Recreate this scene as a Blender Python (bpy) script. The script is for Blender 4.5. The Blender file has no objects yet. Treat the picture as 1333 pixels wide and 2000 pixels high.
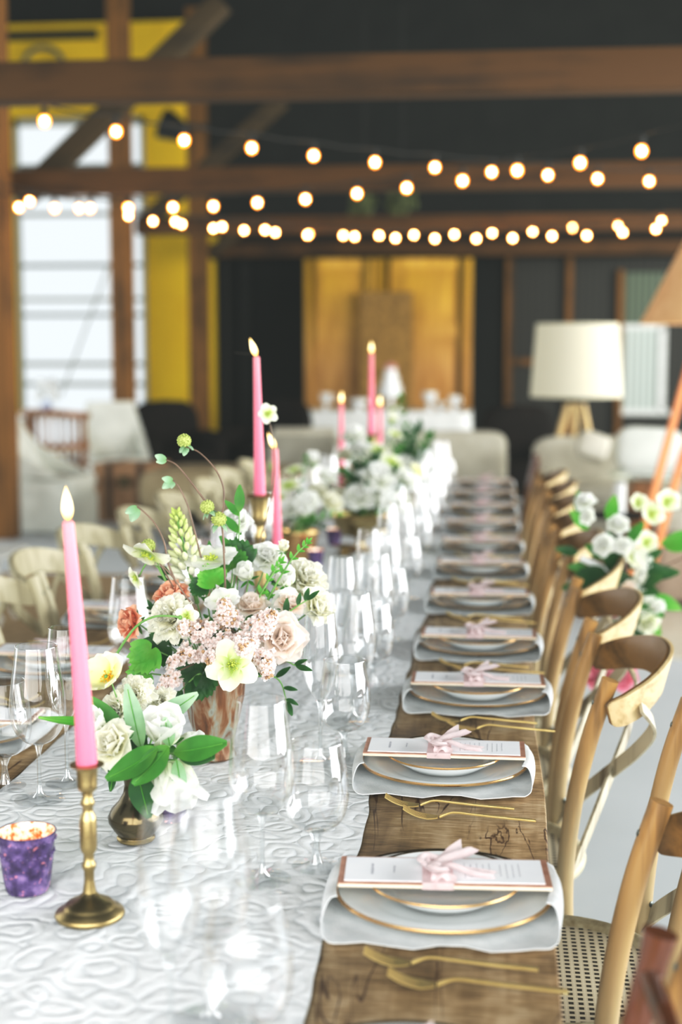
import bpy, bmesh, math, random
from mathutils import Vector, Matrix, noise
PI = math.pi
rnd = random.Random(7)
SC = bpy.context.scene
COL = SC.collection
V = Vector

# ------------------------------------------------------------------ camera
FPX = 2000 * 50 / 36.0
PITCH = math.atan(320 / FPX)
YAW = math.atan(316.5 * math.cos(PITCH) / FPX)
CAM = V((0, 0, 1.52))
cd = bpy.data.cameras.new('camera'); cam = bpy.data.objects.new('camera', cd); COL.objects.link(cam)
cam.location = CAM; cam.rotation_euler = (PI / 2 - PITCH, 0, YAW)
cd.sensor_fit = 'VERTICAL'; cd.sensor_height = 36; cd.lens = 50; cd.clip_start = 0.05; cd.clip_end = 200
cd.dof.use_dof = True; cd.dof.focus_distance = 2.35; cd.dof.aperture_fstop = 2.2; cd.dof.aperture_blades = 0
SC.camera = cam
RM = cam.rotation_euler.to_matrix()

def ray(u, v):
    return RM @ V(((u - 666.5) / FPX, -(v - 1000) / FPX, -1))
def at(u, v, Y):                       # photo point -> place at distance Y down the table
    d = ray(u, v); return CAM + d * (Y / d.y)
def atz(u, v, z):                      # photo point -> place at height z
    d = ray(u, v); return CAM + d * ((z - CAM.z) / d.z)

# ------------------------------------------------------------------ mesh builder
def rot_to(d, roll=0.0):
    d = V(d).normalized()
    return d.to_track_quat('Z', 'Y').to_matrix().to_4x4() @ Matrix.Rotation(roll, 4, 'Z')
def TR(p): return Matrix.Translation(V(p))
def RX(a): return Matrix.Rotation(a, 4, 'X')
def RY(a): return Matrix.Rotation(a, 4, 'Y')
def RZ(a): return Matrix.Rotation(a, 4, 'Z')
def SCL(x, y, z): return Matrix.Diagonal((x, y, z, 1))
I4 = Matrix.Identity(4)

class MB:
    def __init__(s): s.v = []; s.f = []; s.t = []
    def add(s, vs, fs, M=None, t=None):
        b = len(s.v)
        s.v.extend([(M @ V(p)) for p in vs] if M is not None else [V(p) for p in vs])
        s.f.extend([tuple(b + i for i in f) for f in fs])
        s.t.extend(t if t is not None else [0.0] * len(vs))
        return s
    def box(s, lo, hi, M=None):
        x0, y0, z0 = lo; x1, y1, z1 = hi
        vs = [(x0,y0,z0),(x1,y0,z0),(x1,y1,z0),(x0,y1,z0),(x0,y0,z1),(x1,y0,z1),(x1,y1,z1),(x0,y1,z1)]
        return s.add(vs, [(3,2,1,0),(4,5,6,7),(0,1,5,4),(1,2,6,5),(2,3,7,6),(3,0,4,7)], M)
    def bar(s, a, b, w, h, up=(0, 0, 1)):      # square timber from a to b
        a = V(a); b = V(b); d = b - a; L = d.length; d.normalize()
        x = d.cross(V(up))
        if x.length < 1e-4: x = d.cross(V((0, 1, 0)))
        x.normalize(); y = x.cross(d).normalized()
        M = Matrix.Translation(a) @ Matrix((x, d, y)).transposed().to_4x4()
        return s.box((-w/2, 0, -h/2), (w/2, L, h/2), M)
    def lathe(s, prof, seg=24, M=None, wob=None):
        vs = []; fs = []; rings = []; t = []
        n = len(prof)
        for i, (r, z) in enumerate(prof):
            if r < 1e-6:
                rings.append([len(vs)]); vs.append((0, 0, z)); t.append(i / max(1, n - 1))
            else:
                ring = []
                for k in range(seg):
                    a = 2 * PI * k / seg; rr = r * (wob(a, z) if wob else 1)
                    ring.append(len(vs)); vs.append((rr * math.cos(a), rr * math.sin(a), z)); t.append(i / max(1, n - 1))
                rings.append(ring)
        for A, B in zip(rings, rings[1:]):
            for k in range(seg):
                k2 = (k + 1) % seg
                if len(A) == 1 and len(B) == 1: break
                if len(A) == 1: fs.append((A[0], B[k2], B[k]))
                elif len(B) == 1: fs.append((A[k], A[k2], B[0]))
                else: fs.append((A[k], A[k2], B[k2], B[k]))
        return s.add(vs, fs, M, t)
    def tube(s, pts, rad, seg=8, caps=True, M=None, flat=1.0):
        pts = [V(p) for p in pts]; n = len(pts)
        if not hasattr(rad, '__len__'): rad = [rad] * n
        tg = [(pts[min(i + 1, n - 1)] - pts[max(i - 1, 0)]).normalized() for i in range(n)]
        x = tg[0].orthogonal().normalized(); vs = []; fs = []; t = []
        for i in range(n):
            x = (x - tg[i] * x.dot(tg[i]))
            x = x.normalized() if x.length > 1e-6 else tg[i].orthogonal().normalized()
            y = tg[i].cross(x)
            for k in range(seg):
                a = 2 * PI * k / seg
                vs.append(pts[i] + (x * math.cos(a) + y * math.sin(a) * flat) * rad[i]); t.append(i / (n - 1))
        for i in range(n - 1):
            for k in range(seg):
                k2 = (k + 1) % seg
                fs.append((i*seg + k, i*seg + k2, (i+1)*seg + k2, (i+1)*seg + k))
        if caps:
            fs.append(tuple(reversed(range(seg)))); fs.append(tuple((n-1)*seg + k for k in range(seg)))
        return s.add(vs, fs, M, t)
    def ribbon(s, pts, nrm, w, th):            # flat strip along pts; nrm = list of face normals
        pts = [V(p) for p in pts]; n = len(pts); vs = []; fs = []; t = []
        for i in range(n):
            tg = (pts[min(i+1, n-1)] - pts[max(i-1, 0)]).normalized()
            N = V(nrm[i]); N = (N - tg * N.dot(tg)).normalized(); S = tg.cross(N)
            ww = w[i] if hasattr(w, '__len__') else w
            for a, b in ((-1,-1),(1,-1),(1,1),(-1,1)):
                vs.append(pts[i] + S * (a*ww/2) + N * (b*th/2)); t.append(i/(n-1))
        for i in range(n - 1):
            for k in range(4):
                k2 = (k+1) % 4; fs.append((i*4+k, i*4+k2, (i+1)*4+k2, (i+1)*4+k))
        fs.append((3,2,1,0)); fs.append(tuple((n-1)*4+k for k in range(4)))
        return s.add(vs, fs, None, t)
    def grid(s, fn, nu, nv, M=None):
        vs = []; t = []
        for i in range(nu + 1):
            for j in range(nv + 1):
                p = fn(i / nu, j / nv)
                vs.append(p[:3]); t.append(p[3] if len(p) > 3 else i / nu)
        fs = [(i*(nv+1)+j, (i+1)*(nv+1)+j, (i+1)*(nv+1)+j+1, i*(nv+1)+j+1) for i in range(nu) for j in range(nv)]
        return s.add(vs, fs, M, t)
    def ell(s, c, r, M=None, seg=10, rings=6):
        if not hasattr(r, '__len__'): r = (r, r, r)
        prof = [(math.sin(PI*i/rings), -math.cos(PI*i/rings)) for i in range(rings + 1)]
        prof[0] = (0, -1); prof[-1] = (0, 1)
        MM = TR(c) @ SCL(*r)
        return s.lathe(prof, seg, (M @ MM) if M is not None else MM)
    def cush(s, c, size, M=None, p=0.35, n=10, puff=1.0):     # rounded cushion / upholstery block
        vs = []; fs = []
        sx, sy, sz = size
        for i in range(n + 1):
            ph = -PI/2 + PI*i/n
            for k in range(2*n):
                th = 2*PI*k/(2*n)
                sg = lambda a, e: math.copysign(abs(a)**e, a)
                vs.append((c[0]+sx/2*sg(math.cos(ph),p)*sg(math.cos(th),p), c[1]+sy/2*sg(math.cos(ph),p)*sg(math.sin(th),p), c[2]+sz/2*sg(math.sin(ph),p*1.3)))
        m = 2*n
        for i in range(n):
            for k in range(m):
                k2 = (k+1) % m; fs.append((i*m+k, i*m+k2, (i+1)*m+k2, (i+1)*m+k))
        return s.add(vs, fs, M)
    def build(s, name, m, parent=None, origin=None, bevel=0, angle=40, weld=True):
        o_ = V(origin) if origin is not None else V((0,0,0))
        me = bpy.data.meshes.new(name)
        me.from_pydata([tuple(p - o_) for p in s.v], [], s.f)
        at_ = me.attributes.new('t', 'FLOAT', 'POINT'); at_.data.foreach_set('value', s.t)
        bm = bmesh.new(); bm.from_mesh(me)
        if weld: bmesh.ops.remove_doubles(bm, verts=bm.verts, dist=1e-6)
        if bevel: bmesh.ops.bevel(bm, geom=list(bm.edges), offset=bevel, segments=2, profile=0.6, affect='EDGES', clamp_overlap=True)
        bm.to_mesh(me); bm.free()
        me.polygons.foreach_set('use_smooth', [True] * len(me.polygons))
        me.set_sharp_from_angle(angle=math.radians(angle))
        me.materials.append(m)
        o = bpy.data.objects.new(name, me); COL.objects.link(o)
        if parent is not None: o.parent = parent
        return o

def thing(name, label, cat, loc=(0,0,0), rz=0, group=None):
    o = bpy.data.objects.new(name, None); COL.objects.link(o)
    o.location = loc; o.rotation_euler = (0, 0, rz); o.empty_display_size = 0.05
    return tag(o, label, cat, group)
def tag(o, label, cat, group=None, kind=None):
    o['label'] = label; o['category'] = cat
    if group: o['group'] = group
    if kind: o['kind'] = kind
    return o
def struct(o):
    o['kind'] = 'structure'; return o
def copy_tree(src, loc, rz=0, label=None, group=None):
    r = src.copy(); COL.objects.link(r); r.location = loc; r.rotation_euler = (0, 0, rz)
    if label: r['label'] = label
    if group: r['group'] = group
    for ch in list(src.children):
        c = ch.copy(); COL.objects.link(c); c.parent = r
        for g in list(ch.children):
            d = g.copy(); COL.objects.link(d); d.parent = c
    return r
def cr(pts, n=6):                       # smooth curve through points
    pts = [V(p) for p in pts]; out = []
    for i in range(len(pts) - 1):
        p0 = pts[max(i-1,0)]; p1 = pts[i]; p2 = pts[i+1]; p3 = pts[min(i+2,len(pts)-1)]
        for k in range(n):
            t = k / n
            out.append(0.5*((2*p1)+(p2-p0)*t+(2*p0-5*p1+4*p2-p3)*t*t+(3*p1-p0-3*p2+p3)*t**3))
    out.append(pts[-1]); return out
def lerp(a, b, t): return a + (b - a) * t
ORD = ['first','second','third','fourth','fifth','sixth','seventh','eighth','ninth','tenth','eleventh','twelfth']

# ------------------------------------------------------------------ materials
def newmat(name):
    m = bpy.data.materials.new(name); m.use_nodes = True
    nt = m.node_tree; nt.nodes.clear()
    out = nt.nodes.new('ShaderNodeOutputMaterial')
    return m, nt, out
def N(nt, typ, **kw):
    n = nt.nodes.new(typ)
    for k, v in kw.items():
        if k in n.inputs: n.inputs[k].default_value = v
        else: setattr(n, k, v)
    return n
def L(nt, a, ao, b, bi): nt.links.new(a.outputs[ao], b.inputs[bi])
def ramp(nt, stops):
    r = nt.nodes.new('ShaderNodeValToRGB'); e = r.color_ramp.elements
    while len(e) < len(stops): e.new(0.5)
    for el, (p, c) in zip(e, stops):
        el.position = p; el.color = (*c, 1)
    return r
def s2l(r, g, b):
    f = lambda c: (c/255/12.92) if c/255 <= 0.04045 else ((c/255+0.055)/1.055)**2.4
    return (f(r), f(g), f(b))

def mat(name, col, rough=0.6, metal=0.0, col2=None, scale=20, bump=0.0, bscale=None, stretch=(1,1,1), detail=4, spec=0.5, distort=0.0, sheen=0):
    m, nt, out = newmat(name)
    p = N(nt, 'ShaderNodeBsdfPrincipled', **{'Roughness': rough, 'Metallic': metal, 'Specular IOR Level': spec})
    L(nt, p, 'BSDF', out, 'Surface')
    if sheen: p.inputs['Sheen Weight'].default_value = sheen
    tc = N(nt, 'ShaderNodeTexCoord'); mp = N(nt, 'ShaderNodeMapping'); mp.inputs['Scale'].default_value = stretch
    L(nt, tc, 'Object', mp, 'Vector')
    nz = N(nt, 'ShaderNodeTexNoise', Scale=scale, Detail=detail, Distortion=distort); L(nt, mp, 'Vector', nz, 'Vector')
    c2 = col2 if col2 else tuple(c*0.88 for c in col)
    r = ramp(nt, [(0.3, c2), (0.7, col)]); L(nt, nz, 'Fac', r, 'Fac'); L(nt, r, 'Color', p, 'Base Color')
    if bump:
        nb = N(nt, 'ShaderNodeTexNoise', Scale=bscale or scale*2, Detail=3.0); L(nt, mp, 'Vector', nb, 'Vector')
        b = N(nt, 'ShaderNodeBump', Strength=bump, Distance=0.01); L(nt, nb, 'Fac', b, 'Height'); L(nt, b, 'Normal', p, 'Normal')
    return m

def wood(name, dark, light, axis=1, scale=14, rough=0.6, bump=0.15, dist=1.5, spec=0.4):
    m, nt, out = newmat(name)
    p = N(nt, 'ShaderNodeBsdfPrincipled', Roughness=rough, **{'Specular IOR Level': spec}); L(nt, p, 'BSDF', out, 'Surface')
    tc = N(nt, 'ShaderNodeTexCoord'); mp = N(nt, 'ShaderNodeMapping')
    st = [1, 1, 1]; st[axis] = 0.06; mp.inputs['Scale'].default_value = st
    L(nt, tc, 'Object', mp, 'Vector')
    n1 = N(nt, 'ShaderNodeTexNoise', Scale=scale, Detail=6.0, Distortion=dist); L(nt, mp, 'Vector', n1, 'Vector')
    n2 = N(nt, 'ShaderNodeTexNoise', Scale=scale*6, Detail=3.0); L(nt, mp, 'Vector', n2, 'Vector')
    n3 = N(nt, 'ShaderNodeTexNoise', Scale=3.0, Detail=2.0); L(nt, tc, 'Object', n3, 'Vector')
    mx = N(nt, 'ShaderNodeMath', operation='MULTIPLY_ADD'); mx.inputs[1].default_value = 0.35; L(nt, n2, 'Fac', mx, 0); L(nt, n1, 'Fac', mx, 2)
    mx2 = N(nt, 'ShaderNodeMath', operation='MULTIPLY_ADD'); mx2.inputs[1].default_value = 0.5; L(nt, n3, 'Fac', mx2, 0); L(nt, mx, 'Value', mx2, 2)
    r = ramp(nt, [(0.62, dark), (1.15 if False else 0.98, light)]); L(nt, mx2, 'Value', r, 'Fac'); L(nt, r, 'Color', p, 'Base Color')
    b = N(nt, 'ShaderNodeBump', Strength=bump, Distance=0.004); L(nt, mx, 'Value', b, 'Height'); L(nt, b, 'Normal', p, 'Normal')
    return m

def petalmat(name, stops, trans=0.3, rough=0.5, vein=0.0):
    m, nt, out = newmat(name)
    a = N(nt, 'ShaderNodeAttribute', attribute_name='t')
    r = ramp(nt, stops); L(nt, a, 'Fac', r, 'Fac')
    tc = N(nt, 'ShaderNodeTexCoord'); nz = N(nt, 'ShaderNodeTexNoise', Scale=60.0, Detail=2.0); L(nt, tc, 'Object', nz, 'Vector')
    hs = N(nt, 'ShaderNodeHueSaturation'); L(nt, r, 'Color', hs, 'Color')
    mr = N(nt, 'ShaderNodeMapRange'); mr.inputs['To Min'].default_value = 0.8; mr.inputs['To Max'].default_value = 1.15; L(nt, nz, 'Fac', mr, 'Value'); L(nt, mr, 'Result', hs, 'Value')
    p = N(nt, 'ShaderNodeBsdfPrincipled', Roughness=rough, **{'Specular IOR Level': 0.25}); L(nt, hs, 'Color', p, 'Base Color')
    tr = N(nt, 'ShaderNodeBsdfTranslucent'); L(nt, hs, 'Color', tr, 'Color')
    mx = N(nt, 'ShaderNodeMixShader'); mx.inputs[0].default_value = trans
    L(nt, p, 'BSDF', mx, 1); L(nt, tr, 'BSDF', mx, 2); L(nt, mx, 'Shader', out, 'Surface')
    return m

def emis(name, col, st):
    m, nt, out = newmat(name); e = N(nt, 'ShaderNodeEmission', Color=(*col, 1), Strength=st); L(nt, e, 'Emission', out, 'Surface'); return m

def glassmat(name, tint=(1,1,1), lo=0.03, hi=0.55, blend=0.35, rough=0.0, edge=0.72):
    m, nt, out = newmat(name)                                # thin clear sheet: see-through, greyer and more mirror-like toward its edges
    t = N(nt, 'ShaderNodeBsdfTransparent'); g = N(nt, 'ShaderNodeBsdfGlossy', Roughness=rough, Color=(1,1,1,1))
    lw = N(nt, 'ShaderNodeLayerWeight', Blend=blend)
    r = ramp(nt, [(0.0, tint), (0.55, tint), (1.0, tuple(c*edge for c in tint))]); L(nt, lw, 'Facing', r, 'Fac'); L(nt, r, 'Color', t, 'Color')
    mr = N(nt, 'ShaderNodeMapRange'); mr.inputs['To Min'].default_value = lo; mr.inputs['To Max'].default_value = hi
    L(nt, lw, 'Facing', mr, 'Value')
    mx = N(nt, 'ShaderNodeMixShader'); L(nt, mr, 'Result', mx, 0); L(nt, t, 'BSDF', mx, 1); L(nt, g, 'BSDF', mx, 2)
    L(nt, mx, 'Shader', out, 'Surface'); return m

def flamemat():
    m, nt, out = newmat('candle_flame')
    a = N(nt, 'ShaderNodeAttribute', attribute_name='t')
    r = ramp(nt, [(0.0, (1,0.25,0.02)), (0.25, (1,0.62,0.2)), (0.6, (1,0.85,0.5)), (1, (1,0.6,0.18))]); L(nt, a, 'Fac', r, 'Fac')
    e = N(nt, 'ShaderNodeEmission', Strength=3.4); L(nt, r, 'Color', e, 'Color'); L(nt, e, 'Emission', out, 'Surface'); return m

M = {}
M['table'] = None
M['white_china'] = mat('white_china', s2l(238,240,240), 0.18, spec=0.6, col2=s2l(228,232,233), scale=6)
M['gold_rim'] = mat('gold_rim', (0.78,0.50,0.22), 0.25, 1.0, col2=(0.7,0.42,0.2))
M['gold'] = mat('brushed_gold', (0.84,0.68,0.32), 0.3, 0.72, col2=(0.70,0.54,0.22), scale=30)
M['linen'] = mat('white_linen', s2l(242,243,243), 0.85, col2=s2l(226,229,230), scale=40, bump=0.15, bscale=300, spec=0.1)
M['card'] = mat('white_card', s2l(250,251,253), 0.7, col2=s2l(244,246,250), spec=0.15)
M['board'] = mat('rose_copper_board', s2l(205,160,140), 0.45, col2=s2l(180,128,108), scale=50, metal=0.2)
M['board_edge'] = mat('cream_board_edge', s2l(240,226,204), 0.6)
M['ink'] = mat('grey_ink', s2l(190,190,198), 0.7)
M['silk'] = petalmat('blush_silk_ribbon', [(0, s2l(246,226,227)), (0.5, s2l(252,240,240)), (1, s2l(249,233,233))], 0.4, 0.35)
M['pink_wax'] = None
M['flame'] = flamemat()
M['wick'] = mat('charred_wick', (0.02,0.015,0.01), 0.9)
M['brass'] = mat('aged_brass', (0.50,0.39,0.19), 0.34, 1.0, col2=(0.30,0.22,0.10), scale=25, bump=0.05, bscale=40)
M['brass_dark'] = mat('dark_brass', (0.20,0.155,0.085), 0.2, 0.9, col2=(0.05,0.04,0.022), scale=9, detail=5)
M['bowl_glass'] = glassmat('clear_bowl_glass', (0.985,0.99,0.992), 0.05, 0.66, 0.28)
M['foot_glass'] = glassmat('clear_foot_glass', (0.97,0.975,0.98), 0.03, 0.30, 0.2)
M['stem_glass'] = glassmat('clear_stem_glass', (0.93,0.945,0.95), 0.10, 0.75, 0.45)
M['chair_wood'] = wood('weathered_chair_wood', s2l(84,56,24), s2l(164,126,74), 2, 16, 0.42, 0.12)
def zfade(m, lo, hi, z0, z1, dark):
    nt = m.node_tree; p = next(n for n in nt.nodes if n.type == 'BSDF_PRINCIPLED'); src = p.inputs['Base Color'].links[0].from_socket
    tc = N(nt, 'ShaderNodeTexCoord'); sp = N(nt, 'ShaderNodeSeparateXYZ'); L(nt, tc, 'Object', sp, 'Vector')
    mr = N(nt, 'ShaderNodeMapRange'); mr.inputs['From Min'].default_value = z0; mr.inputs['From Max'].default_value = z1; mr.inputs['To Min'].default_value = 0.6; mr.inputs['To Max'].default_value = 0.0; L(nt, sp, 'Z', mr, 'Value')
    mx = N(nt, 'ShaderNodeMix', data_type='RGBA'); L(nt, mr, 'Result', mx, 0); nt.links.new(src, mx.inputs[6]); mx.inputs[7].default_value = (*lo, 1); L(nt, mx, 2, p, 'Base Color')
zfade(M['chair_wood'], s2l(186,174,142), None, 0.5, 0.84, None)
M['chair_rail'] = wood('brown_chair_rail', s2l(54,34,14), s2l(128,94,50), 1, 14, 0.36, 0.1)
M['rail_lit_side'] = wood('lit_rail_wood', s2l(140,110,66), s2l(206,184,142), 1, 14, 0.4, 0.1)  # paler copy of the rail wood: side light put into the colour
M['chair_strap'] = wood('grey_bentwood_strap', s2l(96,78,52), s2l(190,182,160), 2, 16, 0.5, 0.1)
M['pale_wood'] = wood('washed_chair_wood', s2l(126,110,76), s2l(192,184,156), 2, 14, 0.5, 0.1)
M['mahogany'] = wood('glossy_mahogany', s2l(28,13,5), s2l(98,50,20), 2, 12, 0.09, 0.03, spec=0.8)
M['bolt'] = mat('dark_bolt', (0.12,0.13,0.12), 0.35, 0.9)
M['beam'] = wood('old_barn_timber', s2l(38,22,6), s2l(90,58,22), 0, 5, 0.75, 0.3)
M['post'] = wood('old_barn_post', s2l(62,40,16), s2l(132,90,40), 2, 5, 0.75, 0.3)
M['stem_green'] = mat('green_stem', s2l(120,165,90), 0.5, col2=s2l(96,140,70), scale=30)
M['stem_brown'] = mat('brown_stem', s2l(128,104,88), 0.5, col2=s2l(96,74,60), scale=30)
M['leaf'] = petalmat('green_leaf', [(0, s2l(96,150,60)), (0.3, s2l(66,128,52)), (1, s2l(84,146,64))], 0.25, 0.38)
M['leaf_dark'] = petalmat('dark_leaf', [(0, s2l(50,92,44)), (0.5, s2l(38,84,42)), (1, s2l(62,112,56))], 0.2, 0.38)
M['leaf_pale'] = petalmat('silvery_leaf', [(0, s2l(132,172,120)), (0.5, s2l(150,186,150)), (1, s2l(182,206,178))], 0.3, 0.5)
M['leaf_lime'] = petalmat('lime_leaf', [(0, s2l(100,160,60)), (0.5, s2l(92,168,64)), (1, s2l(130,190,90))], 0.3, 0.4)
M['white_petal'] = petalmat('white_petal', [(0, s2l(226,236,196)), (0.3, s2l(250,251,242)), (1, s2l(254,254,252))], 0.5)
M['cream_petal'] = petalmat('cream_petal', [(0, s2l(222,224,170)), (0.35, s2l(250,248,226)), (1, s2l(254,253,242))], 0.5)
M['blush_petal'] = petalmat('blush_petal', [(0, s2l(253,234,214)), (0.5, s2l(254,241,230)), (1, s2l(254,244,238))], 0.5)
M['peach_petal'] = petalmat('peach_petal', [(0, s2l(226,130,90)), (0.5, s2l(242,164,130)), (1, s2l(248,198,172))], 0.3)
M['lilac_petal'] = petalmat('lilac_petal', [(0, s2l(214,176,160)), (0.4, s2l(243,224,218)), (1, s2l(251,243,241))], 0.4)
M['bud_petal'] = petalmat('tan_bud', [(0, s2l(170,138,90)), (1, s2l(206,168,138))], 0.15)
M['lime_petal'] = petalmat('green_white_petal', [(0, s2l(176,204,90)), (0.28, s2l(232,240,190)), (0.6, s2l(248,250,228)), (1, s2l(252,252,238))], 0.4)
M['yellow_petal'] = petalmat('pale_yellow_petal', [(0, s2l(214,222,100)), (0.25, s2l(246,246,190)), (1, s2l(251,250,222))], 0.4)
M['pink_petal'] = petalmat('hot_pink_petal', [(0, s2l(206,40,80)), (0.5, s2l(240,120,150)), (1, s2l(250,190,205))], 0.3)
M['lime_center'] = mat('lime_stamens', s2l(208,218,104), 0.6, col2=s2l(160,180,60), scale=120)
M['gold_center'] = mat('golden_stamens', s2l(244,196,20), 0.6, col2=s2l(226,150,10), scale=120)
M['pod'] = mat('green_pod', s2l(196,206,128), 0.6, col2=s2l(150,166,80), scale=160, bump=0.6, bscale=260)
M['terracotta'] = None
M['sofa'] = mat('beige_upholstery', s2l(206,202,188), 0.9, col2=s2l(188,183,168), scale=8, bump=0.1, bscale=200, spec=0.1)
M['white_uph'] = mat('white_upholstery', s2l(222,224,216), 0.9, col2=s2l(206,208,200), scale=6, spec=0.1)
M['tan_uph'] = mat('tan_linen', s2l(166,152,124), 0.9, col2=s2l(146,132,104), scale=8, spec=0.1)
M['leather'] = mat('dark_leather', s2l(26,19,15), 0.8, col2=s2l(16,12,10), spec=0.15, scale=10)
M['trunk_leather'] = mat('brown_trunk_leather', s2l(190,150,112), 0.6, col2=s2l(150,112,78), scale=12)
M['trunk_strap'] = mat('dark_strap', s2l(82,58,38), 0.6)
M['shade_white'] = None
M['shade_tan'] = mat('tan_lampshade', s2l(236,194,146), 0.75, col2=s2l(224,178,128), scale=12)
M['orange_wood'] = wood('orange_tripod_wood', s2l(170,92,40), s2l(222,142,84), 2, 8, 0.4, 0.05)
M['light_wood'] = wood('light_tripod_wood', s2l(170,140,92), s2l(214,188,140), 2, 8, 0.45, 0.05)
M['black_metal'] = mat('black_metal', (0.012,0.013,0.013), 0.5, 0.3)
M['cream_paint'] = mat('white_paint', s2l(232,234,232), 0.5, col2=s2l(218,220,218), scale=8)
M['filament'] = emis('hot_filament', (1.0, 0.74, 0.42), 75)
def amber():
    m, nt, out = newmat('amber_bulb_glass'); t = N(nt, 'ShaderNodeBsdfTransparent', Color=(1,0.85,0.6,1)); e = N(nt, 'ShaderNodeEmission', Color=(1,0.33,0.035,1), Strength=12.0)
    mx = N(nt, 'ShaderNodeMixShader'); mx.inputs[0].default_value = 0.35; L(nt, t, 'BSDF', mx, 1); L(nt, e, 'Emission', mx, 2); L(nt, mx, 'Shader', out, 'Surface'); return m
M['bulb'] = amber()
M['cord'] = mat('black_cord', (0.015,0.014,0.012), 0.7)
M['tuft'] = mat('dull_green_tuft', s2l(96,104,60), 0.8, col2=s2l(70,76,44), scale=10)
M['pink_bloom'] = mat('pink_cake_flower', s2l(214,150,150), 0.7)
M['glass_green'] = glassmat('green_glass_top', (0.82,0.92,0.86), 0.2, 0.8, 0.4)

def special_mats():
    # pink wax: soft, colour ramp painted paler toward the top, as if lit through
    m, nt, out = newmat('pink_wax')
    p = N(nt, 'ShaderNodeBsdfPrincipled', Roughness=0.42, **{'Specular IOR Level': 0.35, 'Subsurface Weight': 0.25, 'Subsurface Scale': 0.01})
    p.inputs['Subsurface Radius'].default_value = (1.0, 0.4, 0.35)
    a = N(nt, 'ShaderNodeAttribute', attribute_name='t')
    r = ramp(nt, [(0, s2l(236,118,146)), (0.75, s2l(240,132,150)), (1, s2l(244,150,160))]); L(nt, a, 'Fac', r, 'Fac'); L(nt, r, 'Color', p, 'Base Color')
    L(nt, p, 'BSDF', out, 'Surface'); M['pink_wax'] = m
    # weathered table boards: fine cross saw marks, long grain, red-brown splits, knots
    m, nt, out = newmat('weathered_table_wood')
    p = N(nt, 'ShaderNodeBsdfPrincipled', Roughness=0.5, **{'Specular IOR Level': 0.35}); L(nt, p, 'BSDF', out, 'Surface')
    tc = N(nt, 'ShaderNodeTexCoord')
    def mapn(sc):
        mp = N(nt, 'ShaderNodeMapping'); mp.inputs['Scale'].default_value = sc; L(nt, tc, 'Object', mp, 'Vector'); return mp
    def noi(mp, sc, dt, ds=0.0):
        n = N(nt, 'ShaderNodeTexNoise', Scale=sc, Detail=dt, Distortion=ds); L(nt, mp, 'Vector', n, 'Vector'); return n
    ml, mc, mo = mapn((1,0.08,1)), mapn((0.14,1,1)), mapn((1,1,1))
    g = noi(ml, 30.0, 5.0, 1.0); s_ = noi(mc, 210.0, 3.0, 0.4); s2 = noi(mc, 60.0, 2.0, 0.8); bl = noi(mo, 7.0, 5.0, 0.3)
    def mad(a, k, c):
        n = N(nt, 'ShaderNodeMath', operation='MULTIPLY_ADD'); n.inputs[1].default_value = k; L(nt, a, 0, n, 0); L(nt, c, 0, n, 2); return n
    g6 = N(nt, 'ShaderNodeMath', operation='MULTIPLY'); g6.inputs[1].default_value = 0.55; L(nt, g, 'Fac', g6, 0)
    v = mad(s_, 0.7, g6); v2 = mad(s2, 0.22, v); v3 = mad(bl, 1.1, v2)
    mr = N(nt, 'ShaderNodeMapRange'); mr.inputs['From Min'].default_value = 0.95; mr.inputs['From Max'].default_value = 1.60; L(nt, v3, 0, mr, 'Value')
    r = ramp(nt, [(0.0, s2l(90,66,40)), (0.3, s2l(136,109,75)), (0.58, s2l(170,142,105)), (0.9, s2l(202,180,148))]); L(nt, mr, 'Result', r, 'Fac')
    w = noi(mapn((1,0.11,1)), 20.0, 4.0, 0.9)
    c1 = ramp(nt, [(0.484, (0,0,0)), (0.497, (1,1,1)), (0.503, (1,1,1)), (0.516, (0,0,0))]); L(nt, w, 'Fac', c1, 'Fac')
    pm = noi(mapn((1,0.35,1)), 6.5, 1.0); c2 = ramp(nt, [(0.46, (0,0,0)), (0.53, (1,1,1))]); L(nt, pm, 'Fac', c2, 'Fac')
    mk = N(nt, 'ShaderNodeMath', operation='MULTIPLY'); L(nt, c1, 'Color', mk, 0); L(nt, c2, 'Color', mk, 1)
    kn = N(nt, 'ShaderNodeTexVoronoi', Scale=5.5, feature='F1'); L(nt, mo, 'Vector', kn, 'Vector'); c3 = ramp(nt, [(0.035, (1,1,1)), (0.075, (0,0,0))]); L(nt, kn, 'Distance', c3, 'Fac')
    mk2 = N(nt, 'ShaderNodeMath', operation='MAXIMUM'); L(nt, mk, 0, mk2, 0); L(nt, c3, 'Color', mk2, 1)
    mx = N(nt, 'ShaderNodeMix', data_type='RGBA'); L(nt, mk2, 0, mx, 0); L(nt, r, 'Color', mx, 6); mx.inputs[7].default_value = (*s2l(78,44,22), 1)
    L(nt, mx, 2, p, 'Base Color')
    bp = N(nt, 'ShaderNodeBump', Strength=0.4, Distance=0.003); L(nt, v2, 0, bp, 'Height'); L(nt, bp, 'Normal', p, 'Normal')
    M['table'] = m
    # runner: white cloth covered in raised ribbon scrolls
    m, nt, out = newmat('scrollwork_cloth')
    p = N(nt, 'ShaderNodeBsdfPrincipled', Roughness=0.75, **{'Specular IOR Level': 0.15}); L(nt, p, 'BSDF', out, 'Surface')
    tc = N(nt, 'ShaderNodeTexCoord')
    nz = N(nt, 'ShaderNodeTexNoise', Scale=9.0, Detail=2.0); L(nt, tc, 'Object', nz, 'Vector')
    mxv = N(nt, 'ShaderNodeMix', data_type='RGBA', blend_type='ADD'); mxv.inputs[0].default_value = 0.08; L(nt, tc, 'Object', mxv, 6); L(nt, nz, 'Color', mxv, 7)
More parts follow.
